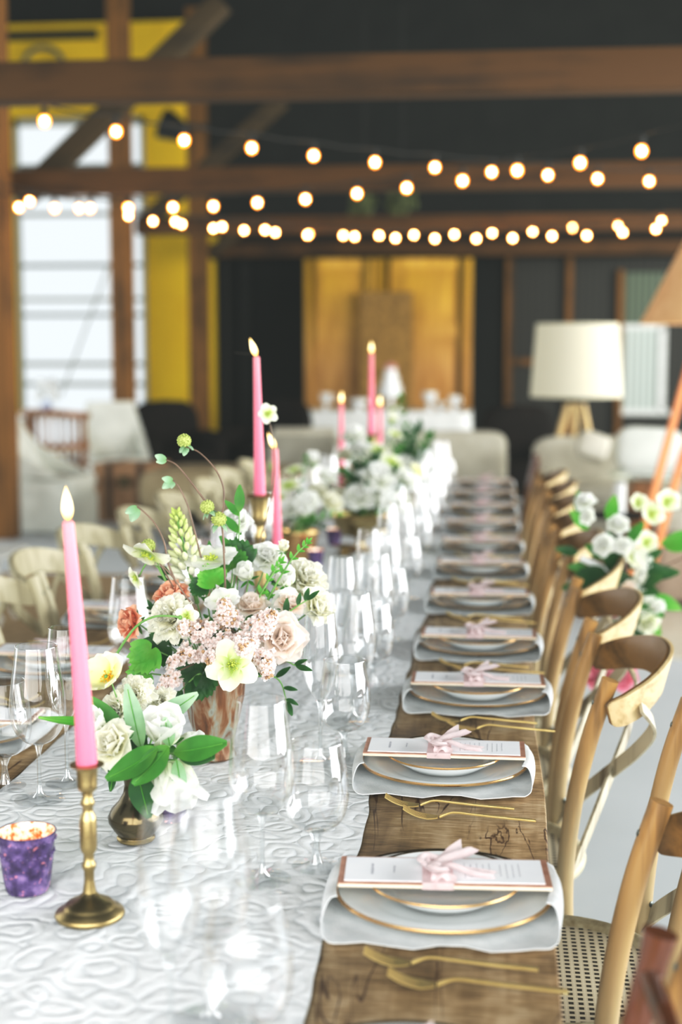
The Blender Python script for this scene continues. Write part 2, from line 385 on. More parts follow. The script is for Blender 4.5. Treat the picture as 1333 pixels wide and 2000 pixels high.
    vo = N(nt, 'ShaderNodeTexVoronoi', Scale=16.0, feature='F1'); L(nt, mxv, 2, vo, 'Vector')
    mu = N(nt, 'ShaderNodeMath', operation='MULTIPLY'); mu.inputs[1].default_value = 9.0; L(nt, vo, 'Distance', mu, 0)
    sn = N(nt, 'ShaderNodeMath', operation='SINE'); L(nt, mu, 'Value', sn, 0)
    ab = N(nt, 'ShaderNodeMath', operation='ABSOLUTE'); L(nt, sn, 'Value', ab, 0)
    fn = N(nt, 'ShaderNodeTexNoise', Scale=70.0, Detail=3.0); L(nt, tc, 'Object', fn, 'Vector')
    ad = N(nt, 'ShaderNodeMath', operation='MULTIPLY_ADD'); ad.inputs[1].default_value = 0.9; L(nt, fn, 'Fac', ad, 0); L(nt, ab, 'Value', ad, 2)
    r = ramp(nt, [(0.1, s2l(212,215,218)), (0.6, s2l(232,235,237)), (1.0, s2l(242,244,245))]); L(nt, ad, 'Value', r, 'Fac'); L(nt, r, 'Color', p, 'Base Color')
    bp = N(nt, 'ShaderNodeBump', Strength=0.4, Distance=0.006); L(nt, ad, 'Value', bp, 'Height'); L(nt, bp, 'Normal', p, 'Normal')
    M['runner'] = m
    # rust and verdigris pot
    m, nt, out = newmat('streaked_terracotta')
    p = N(nt, 'ShaderNodeBsdfPrincipled', Roughness=0.5, Metallic=0.15); L(nt, p, 'BSDF', out, 'Surface')
    tc = N(nt, 'ShaderNodeTexCoord'); mp = N(nt, 'ShaderNodeMapping'); mp.inputs['Scale'].default_value = (1,1,0.22); L(nt, tc, 'Object', mp, 'Vector')
    nz = N(nt, 'ShaderNodeTexNoise', Scale=46.0, Detail=5.0, Distortion=0.8); L(nt, mp, 'Vector', nz, 'Vector')
    r = ramp(nt, [(0.30, s2l(84,52,30)), (0.44, s2l(128,84,52)), (0.52, s2l(150,128,104)), (0.60, s2l(150,156,148)), (0.72, s2l(116,74,46))]); L(nt, nz, 'Fac', r, 'Fac'); L(nt, r, 'Color', p, 'Base Color')
    M['terracotta'] = m
    # lampshade: opaque cloth, faint emission stands in for light coming through
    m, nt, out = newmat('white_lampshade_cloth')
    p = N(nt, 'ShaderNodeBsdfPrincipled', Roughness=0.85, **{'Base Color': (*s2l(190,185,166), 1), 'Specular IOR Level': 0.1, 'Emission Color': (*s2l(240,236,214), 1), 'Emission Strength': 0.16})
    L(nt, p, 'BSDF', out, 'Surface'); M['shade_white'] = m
    # purple mercury glass
    m, nt, out = newmat('purple_mercury_glass')
    p = N(nt, 'ShaderNodeBsdfPrincipled', Roughness=0.18, Metallic=0.25); L(nt, p, 'BSDF', out, 'Surface')
    tc = N(nt, 'ShaderNodeTexCoord'); nz = N(nt, 'ShaderNodeTexNoise', Scale=55.0, Detail=5.0); L(nt, tc, 'Object', nz, 'Vector')
    r = ramp(nt, [(0.35, s2l(62,46,82)), (0.52, s2l(94,74,122)), (0.68, s2l(146,122,168)), (0.85, s2l(214,150,156))]); L(nt, nz, 'Fac', r, 'Fac'); L(nt, r, 'Color', p, 'Base Color')
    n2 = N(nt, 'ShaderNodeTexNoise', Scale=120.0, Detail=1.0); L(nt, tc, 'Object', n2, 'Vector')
    r2 = ramp(nt, [(0.66, (0,0,0)), (0.74, (1.0,0.35,0.25))]); L(nt, n2, 'Fac', r2, 'Fac'); L(nt, r2, 'Color', p, 'Emission Color'); p.inputs['Emission Strength'].default_value = 0.5  # emissive specks stand in for candlelight through the glass
    M['purple'] = m
    m, nt, out = newmat('speckled_silver_lining')
    p = N(nt, 'ShaderNodeBsdfPrincipled', Roughness=0.3, Metallic=0.5); L(nt, p, 'BSDF', out, 'Surface')
    tc = N(nt, 'ShaderNodeTexCoord'); nz = N(nt, 'ShaderNodeTexNoise', Scale=130.0, Detail=3.0); L(nt, tc, 'Object', nz, 'Vector')
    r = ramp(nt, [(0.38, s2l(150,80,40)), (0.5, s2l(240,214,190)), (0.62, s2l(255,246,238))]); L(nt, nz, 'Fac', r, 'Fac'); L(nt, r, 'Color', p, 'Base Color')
    r2 = ramp(nt, [(0.40, (0.9,0.25,0.05)), (0.58, (1.0,0.72,0.5))]); L(nt, nz, 'Fac', r2, 'Fac'); L(nt, r2, 'Color', p, 'Emission Color'); p.inputs['Emission Strength'].default_value = 0.45  # warm emission paints the tealight's glow onto the lining
    M['silver_in'] = m
    # woven cane: cream straw with dark holes
    m, nt, out = newmat('woven_cane')
    p = N(nt, 'ShaderNodeBsdfPrincipled', Roughness=0.6); L(nt, p, 'BSDF', out, 'Surface')
    tc = N(nt, 'ShaderNodeTexCoord'); mp = N(nt, 'ShaderNodeMapping'); mp.inputs['Scale'].default_value = (62, 62, 1); mp.inputs['Rotation'].default_value = (0,0,0); L(nt, tc, 'Object', mp, 'Vector')
    sp = N(nt, 'ShaderNodeSeparateXYZ'); L(nt, mp, 'Vector', sp, 'Vector')
    def tri(ax):
        f = N(nt, 'ShaderNodeMath', operation='FRACT'); L(nt, sp, ax, f, 0)
        a = N(nt, 'ShaderNodeMath', operation='SUBTRACT'); L(nt, f, 'Value', a, 0); a.inputs[1].default_value = 0.5
        b = N(nt, 'ShaderNodeMath', operation='ABSOLUTE'); L(nt, a, 'Value', b, 0); return b
    a = tri('X'); b = tri('Y'); mxm = N(nt, 'ShaderNodeMath', operation='MAXIMUM'); L(nt, a, 'Value', mxm, 0); L(nt, b, 'Value', mxm, 1)
    r = ramp(nt, [(0.23, s2l(40,30,18)), (0.27, s2l(206,196,170)), (0.5, s2l(226,218,196))]); L(nt, mxm, 'Value', r, 'Fac'); L(nt, r, 'Color', p, 'Base Color')
    M['cane'] = m
special_mats()
# ================================================================== THE BARN
YB = 20.0
M['floor'] = mat('pale_concrete', s2l(206,212,216), 0.6, col2=s2l(194,200,204), scale=1.2, spec=0.2)
M['rug'] = mat('beige_rug', s2l(208,202,186), 0.95, col2=s2l(196,188,170), scale=20)
M['rug_tan'] = mat('seagrass_rug', s2l(176,150,112), 0.95, col2=s2l(150,126,90), scale=14, bump=0.3)
M['dark'] = mat('dark_boards', s2l(28,29,26), 0.9, col2=s2l(20,21,19), scale=3)
M['roof'] = mat('dark_roof_boards', s2l(20,21,19), 0.95, col2=s2l(14,15,13), scale=2)
M['yellow'] = mat('yellow_painted_wall', s2l(250,212,14), 0.75, col2=s2l(240,198,4), scale=1.5)
M['iron'] = None
def corrugated(name, hi, lo, sc):
    m, nt, out = newmat(name)
    p = N(nt, 'ShaderNodeBsdfPrincipled', Roughness=0.6); L(nt, p, 'BSDF', out, 'Surface')
    tc = N(nt, 'ShaderNodeTexCoord'); w = N(nt, 'ShaderNodeTexWave', Scale=sc, bands_direction='X'); L(nt, tc, 'Object', w, 'Vector')
    r = ramp(nt, [(0.0, lo), (1.0, hi)]); L(nt, w, 'Fac', r, 'Fac'); L(nt, r, 'Color', p, 'Base Color'); return m  # flat sheet: light and shade of the ridges painted as colour stripes
M['iron'] = corrugated('dark_corrugated_iron', s2l(46,43,36), s2l(26,25,21), 3.2)
M['iron_light'] = corrugated('pale_corrugated_iron', s2l(214,224,218), s2l(150,160,156), 3.6)
M['iron_green'] = corrugated('green_corrugated_iron', s2l(112,124,104), s2l(60,72,60), 3.6)
M['door_pale'] = emis('daylit_door_panel', s2l(228,234,238), 0.86)  # panels emit, standing in for daylight passing through them
M['mullion'] = mat('grey_mullion', s2l(176,176,166), 0.6)
M['mullion_dark'] = mat('dark_door_track', s2l(104,104,92), 0.6)
def antique():
    m, nt, out = newmat('old_yellow_door_wood')
    p = N(nt, 'ShaderNodeBsdfPrincipled', Roughness=0.6); L(nt, p, 'BSDF', out, 'Surface')
    tc = N(nt, 'ShaderNodeTexCoord'); mp = N(nt, 'ShaderNodeMapping'); mp.inputs['Scale'].default_value = (1,1,0.15); L(nt, tc, 'Object', mp, 'Vector')
    nz = N(nt, 'ShaderNodeTexNoise', Scale=9.0, Detail=4.0); L(nt, mp, 'Vector', nz, 'Vector')
    sp = N(nt, 'ShaderNodeSeparateXYZ'); L(nt, tc, 'Object', sp, 'Vector')
    r1 = ramp(nt, [(0.3, s2l(176,126,56)), (0.7, s2l(206,160,92))]); L(nt, nz, 'Fac', r1, 'Fac')
    r2 = ramp(nt, [(0.3, s2l(178,134,24)), (0.7, s2l(214,168,40))]); L(nt, nz, 'Fac', r2, 'Fac')
    mr = N(nt, 'ShaderNodeMapRange'); mr.inputs['From Min'].default_value = 1.2; mr.inputs['From Max'].default_value = 2.3; L(nt, sp, 'Z', mr, 'Value')
    mx = N(nt, 'ShaderNodeMix', data_type='RGBA'); L(nt, mr, 'Result', mx, 0); L(nt, r1, 'Color', mx, 6); L(nt, r2, 'Color', mx, 7); L(nt, mx, 2, p, 'Base Color'); return m
M['antique'] = antique()
M['antique_dark'] = mat('door_panel_shadow_wood', s2l(150,108,40), 0.7, col2=s2l(128,92,34), scale=6)

struct(MB().box((-9,-2,-0.05),(9,21,0)).build('floor', M['floor']))
b = MB(); b.add([(-9,-1.5,6.3),(9,-1.5,6.3),(9,21,6.3),(-9,21,6.3),(0,-1.5,9.2),(0,21,9.2)], [(0,4,5,3),(1,2,5,4)])
struct(b.build('ceiling', M['roof']))
# rear wall: dark boards, a yellow painted bay, a pale roll-up door, iron sheeting on the far bay
struct(MB().box((-9,YB+0.25,0),(9,YB+0.35,9.2)).build('wall_rear', M['dark']))
def zr(v, Y=YB): return at(667, v, Y).z
def xr(u, Y=YB): return at(u, 680, Y).x
ytop = zr(28)
struct(MB().box((xr(16),YB+0.1,0),(xr(380),YB+0.24,ytop)).build('wall_yellow', M['yellow']))
struct(MB().box((xr(407),YB+0.1,0),(xr(421),YB+0.24,zr(430))).build('trim_1', M['yellow']))
struct(MB().box((xr(20),YB+0.02,zr(62)),(xr(200),YB+0.08,zr(44))).build('trim_2', M['dark']))
# pale roll-up door
dr = bpy.data.objects.new('door_1', None); COL.objects.link(dr); struct(dr); dr.location = (xr(160), YB, 0)
dl = V(dr.location); x0, x1 = xr(38), xr(287); zt = zr(235)
vs_ = [235, 318, 413, 515, 583, 614, 712, 752, 930]
for i in range(len(vs_) - 1):
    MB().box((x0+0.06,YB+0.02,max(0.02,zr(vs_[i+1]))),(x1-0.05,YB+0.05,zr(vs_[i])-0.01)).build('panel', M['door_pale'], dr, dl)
f = MB()
f.box((x0,YB-0.02,0),(x0+0.07,YB+0.06,zt+0.1)); f.box((x1-0.05,YB-0.02,0),(x1,YB+0.06,zt+0.1)); f.box((x0,YB-0.02,zt),(x1,YB+0.06,zt+0.1))
f.build('frame', M['mullion'], dr, dl)
for v, dk, h in ((318,1,0.07),(413,0,0.06),(515,1,0.05),(583,0,0.05),(614,1,0.045),(712,0,0.06),(752,0,0.06)):
    MB().box((x0+0.05,YB-0.01,zr(v)-h/2),(x1-0.05,YB+0.055,zr(v)+h/2)).build('rail', M['mullion_dark' if dk else 'mullion'], dr, dl)
for v in (238, 560, 840):
    pass
MB().bar((xr(118),YB-0.02,zr(775)),(xr(215),YB-0.02,zr(520)),0.04,0.02).build('brace', M['mullion'], dr, dl)
# near-black slab for the shade in the opening by the tall doors; lighter jamb
struct(MB().box((xr(424),YB+0.05,0),(xr(592),YB+0.2,zr(500))).build('door_2', M['roof']))
struct(MB().box((xr(440),YB-0.02,0),(xr(446),YB+0.04,zr(505))).build('trim_3', M['iron']))
struct(MB().box((xr(470),YB-0.02,0),(xr(490),YB+0.04,zr(505))).build('trim_4', M['dark']))
# iron sheeting bay, studs and window on the other side of the doors
struct(MB().box((xr(925),YB+0.05,0),(xr(990),YB+0.2,zr(500))).build('wall_dark_bay', M['roof']))
struct(MB().box((xr(990),YB+0.1,0),(xr(1480),YB+0.24,zr(506))).build('wall_iron', M['iron']))
for k, (ua, ub, va) in enumerate(((987,1001,505),(1105,1117,505),(1205,1217,530))):
    struct(MB().box((xr(ua),YB-0.02,0),(xr(ub),YB+0.1,zr(va))).build('trim_%d' % (5+k), M['post']))
struct(MB().box((xr(1001),YB-0.01,zr(712)),(xr(1105),YB+0.1,zr(700))).build('trim_8', M['post']))
wn = bpy.data.objects.new('window_1', None); COL.objects.link(wn); struct(wn); wn.location = (xr(1260), YB, zr(805)); wl = V(wn.location)
MB().box((xr(1218),YB+0.04,zr(636)),(xr(1300),YB+0.09,zr(535))).build('pane', M['iron_green'], wn, wl)
MB().box((xr(1218),YB+0.04,zr(798)),(xr(1300),YB+0.09,zr(643))).build('pane', M['iron_light'], wn, wl)
f = MB(); f.box((xr(1213),YB,zr(808)),(xr(1312),YB+0.12,zr(797))); f.box((xr(1288),YB,zr(800)),(xr(1303),YB+0.1,zr(640))); f.box((xr(1217),YB,zr(644)),(xr(1300),YB+0.1,zr(634)))
f.build('frame', M['cream_paint'], wn, wl)
# timber frame: tie beams, posts and long braces
def beam(Y, v0, v1, u0, u1, n):
    zc = (at(667, v0, Y).z + at(667, v1, Y).z)/2; h = at(667, v0, Y).z - at(667, v1, Y).z
    o = MB().box((at(u0,600,Y).x,Y,zc-h/2),(at(u1,600,Y).x,Y+0.2,zc+h/2)).build('beam_%d' % n, M['beam'], bevel=0.012); struct(o); return zc
beam(6.9,104,183,-260,1640,1); beam(11.1,322,371,-40,1640,2); beam(15.3,421,454,267,1640,3); beam(19.3,473,500,411,1640,4)
M['brace'] = wood('old_barn_brace', s2l(34,26,14), s2l(72,56,32), 0, 5, 0.75, 0.3)
def post(Y, u0, u1, n):
    struct(MB().box((at(u0,680,Y).x,Y-0.21,0),(at(u1,680,Y).x,Y-0.01,6.0)).build('post_%d' % n, M['post'], bevel=0.012))
post(11.1,-8,33,1); post(15.3,228,266,2); post(19.3,376,411,3)
def brace(Y, a, b_, w, n):
    p = at(a[0],a[1],Y); q = at(b_[0],b_[1],Y); p.y = q.y = Y + 0.31
    struct(MB().bar(p, q, 0.16, w, (0,1,0)).build('brace_%d' % n, M['brace'], bevel=0.01))
brace(11.1,(15,382),(420,-15),0.2,1); brace(15.3,(262,437),(545,185),0.2,2); brace(19.0,(400,497),(470,440),0.18,3)
# round hoop and black spotlight high on the far wall
t = thing('wall_hoop', 'grey round hoop hung on the high yellow wall above the pale roll-up door', 'hoop', at(85,135,YB-0.06))
MB().tube([(0.30*math.cos(a), 0, 0.30*math.sin(a)) for a in [2*PI*k/40 for k in range(41)]], 0.035, 8).build('ring', M['mullion_dark'], t)
p = at(340,250,18.4); t = thing('spotlight', 'black spotlight on a bracket fixed high on the third timber post', 'light', p)
MB().lathe([(0,-0.18),(0.12,-0.17),(0.15,-0.05),(0.2,0.14),(0.2,0.16),(0,0.15)],20,RY(-1.15)).build('housing', M['black_metal'], t)
MB().bar((0,0,0.02),(0.36,0.4,0.06),0.06,0.06).build('bracket', M['black_metal'], t)
for k, (u, v, lab) in enumerate(((712,404,'hung toward the yellow bay'),(786,394,'hung toward the iron-sheeted bay'))):
    p = at(u,v,16.5); t = thing('hanging_tuft', 'dull green dried foliage tuft under the rafters, '+lab, 'dried foliage', p, 0, 'dried tufts hung high above the tall doors')
    b = MB(); r_ = random.Random(k)
    for i in range(26):
        a = r_.uniform(0,2*PI); q = V((0.16*math.cos(a)*r_.uniform(.2,1), 0.1*math.sin(a), r_.uniform(-.13,.1)))
        b.ell(q, (0.05,0.04,0.06), None, 6, 4)
    b.build('foliage', M['tuft'], t); MB().tube([(0,0,0.05),(0,0,2.2)],0.006,5).build('cord', M['cord'], t)

# ------------------------------------------------------------------ string lights
def string_light(name, label, pts, z, mean):
    P = [atz(u, v, z) for u, v in pts]
    t = thing(name, label, 'string lights', P[0], 0, 'strings of warm bulbs')
    o = V(P[0]); path = []
    for a, c in zip(P, P[1:]):
        path += [a + V((0,0,0.085)), (a + c)/2 + V((0,0,0.07))]
    path.append(P[-1] + V((0,0,0.085)))
    e0 = P[0] + (P[0]-P[1])*1.0; e1 = P[-1] + (P[-1]-P[-2])*1.5
    MB().tube([e0 + V((0,0,0.1))] + path + [e1 + V((0,0,0.1))], 0.006, 6).build('cord', M['cord'], t, o)
    for q in P:
        bl = MB().ell(q, (0.027,0.027,0.031), None, 12, 8).build('bulb', M['bulb'], t, o); MB().ell(q, (0.014,0.014,0.017), None, 10, 6).build('filament', M['filament'], bl, o)
        MB().lathe([(0.0,0.024),(0.014,0.026),(0.016,0.05),(0.016,0.085),(0,0.09)],8,TR(q)).build('socket', M['cord'], bl, o)
A = [(87,237),(227,257),(360,274),(492,289),(613,304),(733,317),(850,327),(961,336),(1071,342),(1168,349),(1269,354)]
B = [(1254,295),(1134,318),(1011,333),(904,353),(795,367),(698,378),(597,389),(503,396),(417,403),(338,405),(251,407),(176,407),(107,407),(37,405)]
C = [(1293,430),(1208,440),(1119,445),(1041,452),(962,455),(888,458),(809,459),(741,460),(671,460),(604,457),(538,454),(477,450),(417,446),(355,438),(299,432),(251,421)]
D = [(1282,447),(1217,454),(1147,460),(1079,461),(1002,465),(931,466),(850,466),(773,465),(693,462),(601,459),(518,449),(434,443),(343,433),(250,405),(155,407),(58,393)]
string_light('string_light', 'warm bulb string crossing nearest the camera, just under the second beam', A, 2.70, 0)
string_light('string_light', 'warm bulb string that slopes down across the second beam to its post', B, 2.56, 0)
string_light('string_light', 'upper of the two bulb strings sagging before the third beam', C, 2.72, 0)
string_light('string_light', 'lower of the two bulb strings sagging before the third beam', D, 2.63, 0)

# ================================================================== TALL DOORS, BUFFET
def tall_door(u0, u1, label, rows):
    Y = 19.0; a = at(u0,680,Y).x; c = at(u1,680,Y).x; H = at(760,505,Y).z; w = c - a
    t = thing('panelled_door', label, 'door', ((a+c)/2, Y, 0), 0, 'pair of old panelled doors')
    b = MB(); s = 0.2 if w > 1.1 else 0.15
    b.box((-w/2,-0.03,0),(-w/2+s,0.03,H)); b.box((w/2-s,-0.03,0),(w/2,0.03,H))
    zs = [0]+rows+[H]
    for z in rows: b.box((-w/2+s,-0.03,z-0.09),(w/2-s,0.03,z+0.09))
    b.box((-w/2+s,-0.03,H-0.14),(w/2-s,0.03,H)); b.box((-w/2+s,-0.03,0),(w/2-s,0.03,0.2))
    b.build('door_frame', M['antique'], t, bevel=0.006)
    for z0, z1 in zip(zs, zs[1:]):
        pn = MB().box((-w/2+s-0.01,-0.005,z0+0.05),(w/2-s+0.01,0.015,z1-0.05)).build('panel', M['antique'], t)
        MB().box((-w/2+s+0.06,-0.022,z0+0.22),(w/2-s-0.06,-0.002,z1-0.2)).build('raised_field', M['antique'], pn, bevel=0.01)
tall_door(596,729,'narrower tall yellowed panelled door, beside the dark opening',[0.75,1.7])
tall_door(733,922,'wider tall yellowed panelled door, beside the dark bay',[0.75,1.75])
p = at(755,690,18.75); t = thing('tapestry_panel', 'mottled tan square panel leaning against the tall yellow doors', 'panel', (p.x,18.75,0))
b = MB().box((-0.34,-0.02,0.0),(0.34,0.02,at(750,570,18.75).z)); b.build('panel', mat('mottled_tan', s2l(168,132,70), 0.9, col2=s2l(120,92,44), scale=14), t)
# buffet under a white cloth
Yb = 17.2; xa, xb = at(578,680,Yb).x, at(922,680,Yb).x; zt_ = at(760,803,Yb).z; zm = at(760,885,Yb).z
t = thing('buffet_table', 'long buffet table in front of the tall yellow doors', 'table', ((xa+xb)/2,Yb,0))
w = (xb-xa)/2 - 0.03
MB().box((-w,-0.1,zt_-0.05),(w,0.6,zt_-0.012)).build('table_top', M['light_wood'], t)
for sx in (-1,1):
    for y in (-0.05,0.55): MB().box((sx*(w-0.05)-0.03,y-0.03,0),(sx*(w-0.05)+0.03,y+0.03,zt_-0.05)).build('leg', M['light_wood'], t)
def skirt(u, v):
    a = 2*PI*u; x = w*1.03*max(-1,min(1,1.35*math.cos(a))); y = 0.25 + 0.39*max(-1,min(1,1.35*math.sin(a)))
    r = 1 + 0.015*math.sin(a*34)*v
    return (x*r, 0.25+(y-0.25)*r, zt_ - (zt_-zm)*v)
b = MB().grid(skirt, 160, 6); b.box((-w*1.03,-0.14,zt_-0.008),(w*1.03,0.64,zt_+0.004))
o = b.build('tablecloth', M['cream_paint'], None, (0,0,0)); o.location = ((xa+xb)/2,Yb,0); tag(o,'white tablecloth hanging over the buffet table by the tall doors','tablecloth')
zc_ = zt_ + 0.004
p = at(762,760,Yb); t = thing('cake', 'tall white cake with pink flowers on top, standing on the buffet', 'cake', (p.x,Yb+0.1,zc_))
MB().lathe([(0,0),(0.12,0),(0.12,0.025),(0.03,0.04),(0.03,0.15),(0.15,0.17),(0.15,0.185),(0,0.185)],20).build('stand', M['white_china'], t)
for k,(r,z0,z1) in enumerate(((0.14,0.185,0.31),(0.105,0.31,0.42),(0.075,0.42,0.51))):
    MB().lathe([(0,z0),(r,z0),(r,z1-0.01),(r-0.01,z1),(0,z1)],20).build('tier', M['white_china'], t)
b = MB()
for k in range(7): b.ell((0.045*math.cos(k),0.045*math.sin(k),0.52+0.012*(k%3)),0.032,None,8,5)
b.build('topper', M['pink_bloom'], t)
for k,(u,v,hh,rr,lab) in enumerate(((632,790,0.2,0.07,'short white pitcher at the dark-opening end of the buffet'),(700,770,0.14,0.12,'wide white bowl behind the pink candles on the buffet'),
      (838,770,0.22,0.09,'white compote beside the green foliage on the buffet'),(886,775,0.18,0.06,'white jug at the iron-sheeted end of the buffet'),(860,790,0.1,0.08,'low white dish between compote and jug on the buffet'))):
    p = at(u,v,Yb); t = thing('serving_dish', lab, 'dish', (p.x,Yb+0.22-0.16*(k%2),zc_))
    MB().lathe([(0,0),(rr*0.6,0),(rr*0.62,0.015),(rr*0.25,hh*0.35),(rr*0.9,hh*0.6),(rr,hh),(rr*0.92,hh),(rr*0.6,hh*0.6),(0,hh*0.5)],18).build('vessel', M['white_china'], t)
    if k in (0,3): MB().tube(cr([(rr*0.8,0,hh*0.9),(rr*1.5,0,hh*0.8),(rr*1.4,0,hh*0.5),(rr*0.7,0,hh*0.5)]),0.012,6).build('handle', M['white_china'], t)

# ================================================================== LOUNGE FURNITURE
def legs(t, x, y, h, m, r=0.025, top=None):
    for sx in (-1,1):
        for sy in (-1,1): MB().lathe([(0,0),(r*0.6,0),(r,h),(0,h)],10,TR((sx*x,sy*y,0))).build('leg', m, t)
def sofa(label, loc, rz, W, D, Hb, Hs, m, n, group=None):
    t = thing('sofa', label, 'sofa', loc, rz, group)
    MB().cush((0,0,Hs*0.5+0.03),(W,D,Hs*0.62),None,.2).build('base', m, t)
    MB().cush((0,D/2-0.1,Hb*0.55),(W,0.22,Hb*0.9),None,.2).build('backrest', m, t)
    for s in (-1,1): MB().cush((s*(W/2-0.09),0,(Hs+0.2)*0.55),(0.18,D,Hs*0.9+0.12),None,.22).build('armrest', m, t)
    cw = (W-0.36)/n
    for k in range(n): MB().cush((-W/2+0.18+cw*(k+0.5),-0.08,Hs),(cw*0.98,D-0.2,0.18)).build('seat_cushion', m, t)
    legs(t, W/2-0.1, D/2-0.1, 0.12, M['leather'])
    return t
def gp(u, v, Y): p = at(u, v, Y); return (p.x, Y, 0)
# sofa seen from behind, past the end of the table
xl = at(690,850,12).x; xr_ = at(992,850,12).x
sofa('long beige sofa turned to the buffet, its back to the dining table', ((xl+xr_)/2,12.2,0), PI, xr_-xl, 0.85, 0.84, 0.42, M['sofa'], 2)
# pillowed sofa beside the white lamp
q = gp(1250,900,10.6)
sofa('pale grey sofa with pillows under the white drum lamp', (q[0]+0.1,10.9,0), 0, 1.75, 0.85, 0.84, 0.42, M['sofa'], 2)
def pillow(label, u, v, Y, w, h, rx, ry, m):
    p = at(u,v,Y); t = MB().cush((0,0,0),(w,0.15,h),RY(ry)@RX(rx),0.45).build('pillow', m); t.location = p; tag(t, label, 'pillow')
pillow('plump white pillow leaning on the pale sofa by the orange tripod', 1268,880,10.62,0.50,0.34,-0.3,0.05,M['white_uph'])
pillow('narrow white pillow leaning on the pale sofa arm, under the lamp legs', 1158,872,10.58,0.24,0.2,-0.3,0.3,M['sofa'])
# beige daybed behind the trunk
q = gp(440,950,11.6)
t = thing('daybed', 'long tan linen daybed behind the brown trunk', 'daybed', (q[0]+0.22,11.0,0))
MB().cush((0,0,0.42),(1.5,0.75,0.36)).build('mattress', M['tan_uph'], t); MB().box((-0.74,-0.36,0.16),(0.74,0.36,0.25)).build('frame', M['leather'], t); legs(t,0.68,0.3,0.16,M['leather'])
# slipper chairs
def slipper(label, loc, rz, m, group, W=0.62, Ht=1.04, skirt=False):
    t = thing('slipper_chair', label, 'armchair', loc, rz, group)
    pr = [(0.36,0.44),(0.1,0.42),(-0.06,0.47),(-0.16,0.60),(-0.26,0.6+(Ht-.6)*.58),(-0.34,Ht)]
    c = cr([(x,0,z) for x,z in pr],5); n = len(c)
    def shell(off):
        out = []
        for i,p in enumerate(c):
            tg = (c[min(i+1,n-1)]-c[max(i-1,0)]).normalized(); nn = V((-tg.z,0,tg.x)); out.append(p + nn*off)
        return out
    def body(lo, hi, w0, w1, name):
        A = shell(lo); Bq = shell(hi); vs = []; fs = []
        for i in range(n):
            w = lerp(w0,w1,i/(n-1))/2
            for q_, y in ((A[i],-w),(A[i],w),(Bq[i],w*0.97),(Bq[i],-w*0.97)): vs.append((q_.x,y,q_.z))
        for i in range(n-1):
            for k in range(4): k2=(k+1)%4; fs.append((i*4+k,(i+1)*4+k,(i+1)*4+k2,i*4+k2))
        fs += [(0,1,2,3),tuple((n-1)*4+k for k in (3,2,1,0))]
        MB().add(vs,fs).build(name, m, t, bevel=0.015, angle=60)
    body(-0.02,0.07,W,W*0.82,'backrest')
    MB().cush((0.1,0,0.34),(0.58,W,0.24)).build('seat', m, t)
    for s in (-1,1): MB().add([(0.3,s*W/2,0.46),(-0.12,s*W/2,0.46),(-0.3,s*W/2*0.85,Ht-.06),(-0.16,s*W/2,0.70),(0.3,s*W/2-s*0.06,0.46),(-0.12,s*W/2-s*0.06,0.46),(-0.3,s*W/2*0.85-s*0.05,Ht-.06),(-0.16,s*W/2-s*0.06,0.70)],
          [(0,1,2,3),(7,6,5,4),(0,3,7,4),(3,2,6,7),(2,1,5,6),(1,0,4,5)]).build('wing', m, t, bevel=0.01)
    if skirt: MB().box((-0.2,-W/2,0.01),(0.38,W/2,0.3)).build('skirt', m, t, bevel=0.03)
    else:
        for x,y in ((0.32,0.24),(0.32,-0.24),(-0.14,0.24),(-0.14,-0.24)): MB().lathe([(0,0),(0.014,0),(0.024,0.24),(0,0.24)],8,TR((x,y,0))).build('leg', M['leather'], t)
q = at(84,1000,11.55); slipper('white slipper armchair with sweeping side, next to the timber post', (q.x,11.55,0.0), -0.10, M['white_uph'], 'white slipper armchairs', 0.62, 0.94, True)
q = at(226,880,13.8); slipper('white slipper armchair behind the brown trunk', (q.x,13.8,0), -1.15, M['white_uph'], 'white slipper armchairs', 0.60, 0.98)
q = at(592,900,12.5); slipper('grey-white slipper armchair turned away, before the buffet', (q.x,12.5,0), 1.75, M['sofa'], 'white slipper armchairs', 0.66, 0.83)
# dark leather armchairs
for u,v,Y,rz,lab in ((345,880,14.5,0.6,'dark leather club armchair under the yellow wall'),(515,870,15.0,-0.6,'dark leather club armchair in front of the dark opening'),(1030,880,13.6,0.3,'black leather club armchair between the two pale sofas')):
    q = at(u,v,Y); t = thing('club_armchair', lab, 'armchair', (q.x,Y,0), rz, 'dark leather armchairs')
    MB().cush((0,0,0.3),(0.8,0.78,0.36)).build('seat', M['leather'], t)
    b = MB().cush((0,0.32,0.6),(0.76,0.2,0.75),None,0.5); b.build('backrest', M['leather'], t)
    for s in (-1,1): MB().cush((s*0.36,0,0.42),(0.18,0.76,0.5),None,0.5).build('armrest', M['leather'], t)
    legs(t,0.32,0.3,0.12,M['black_metal'])
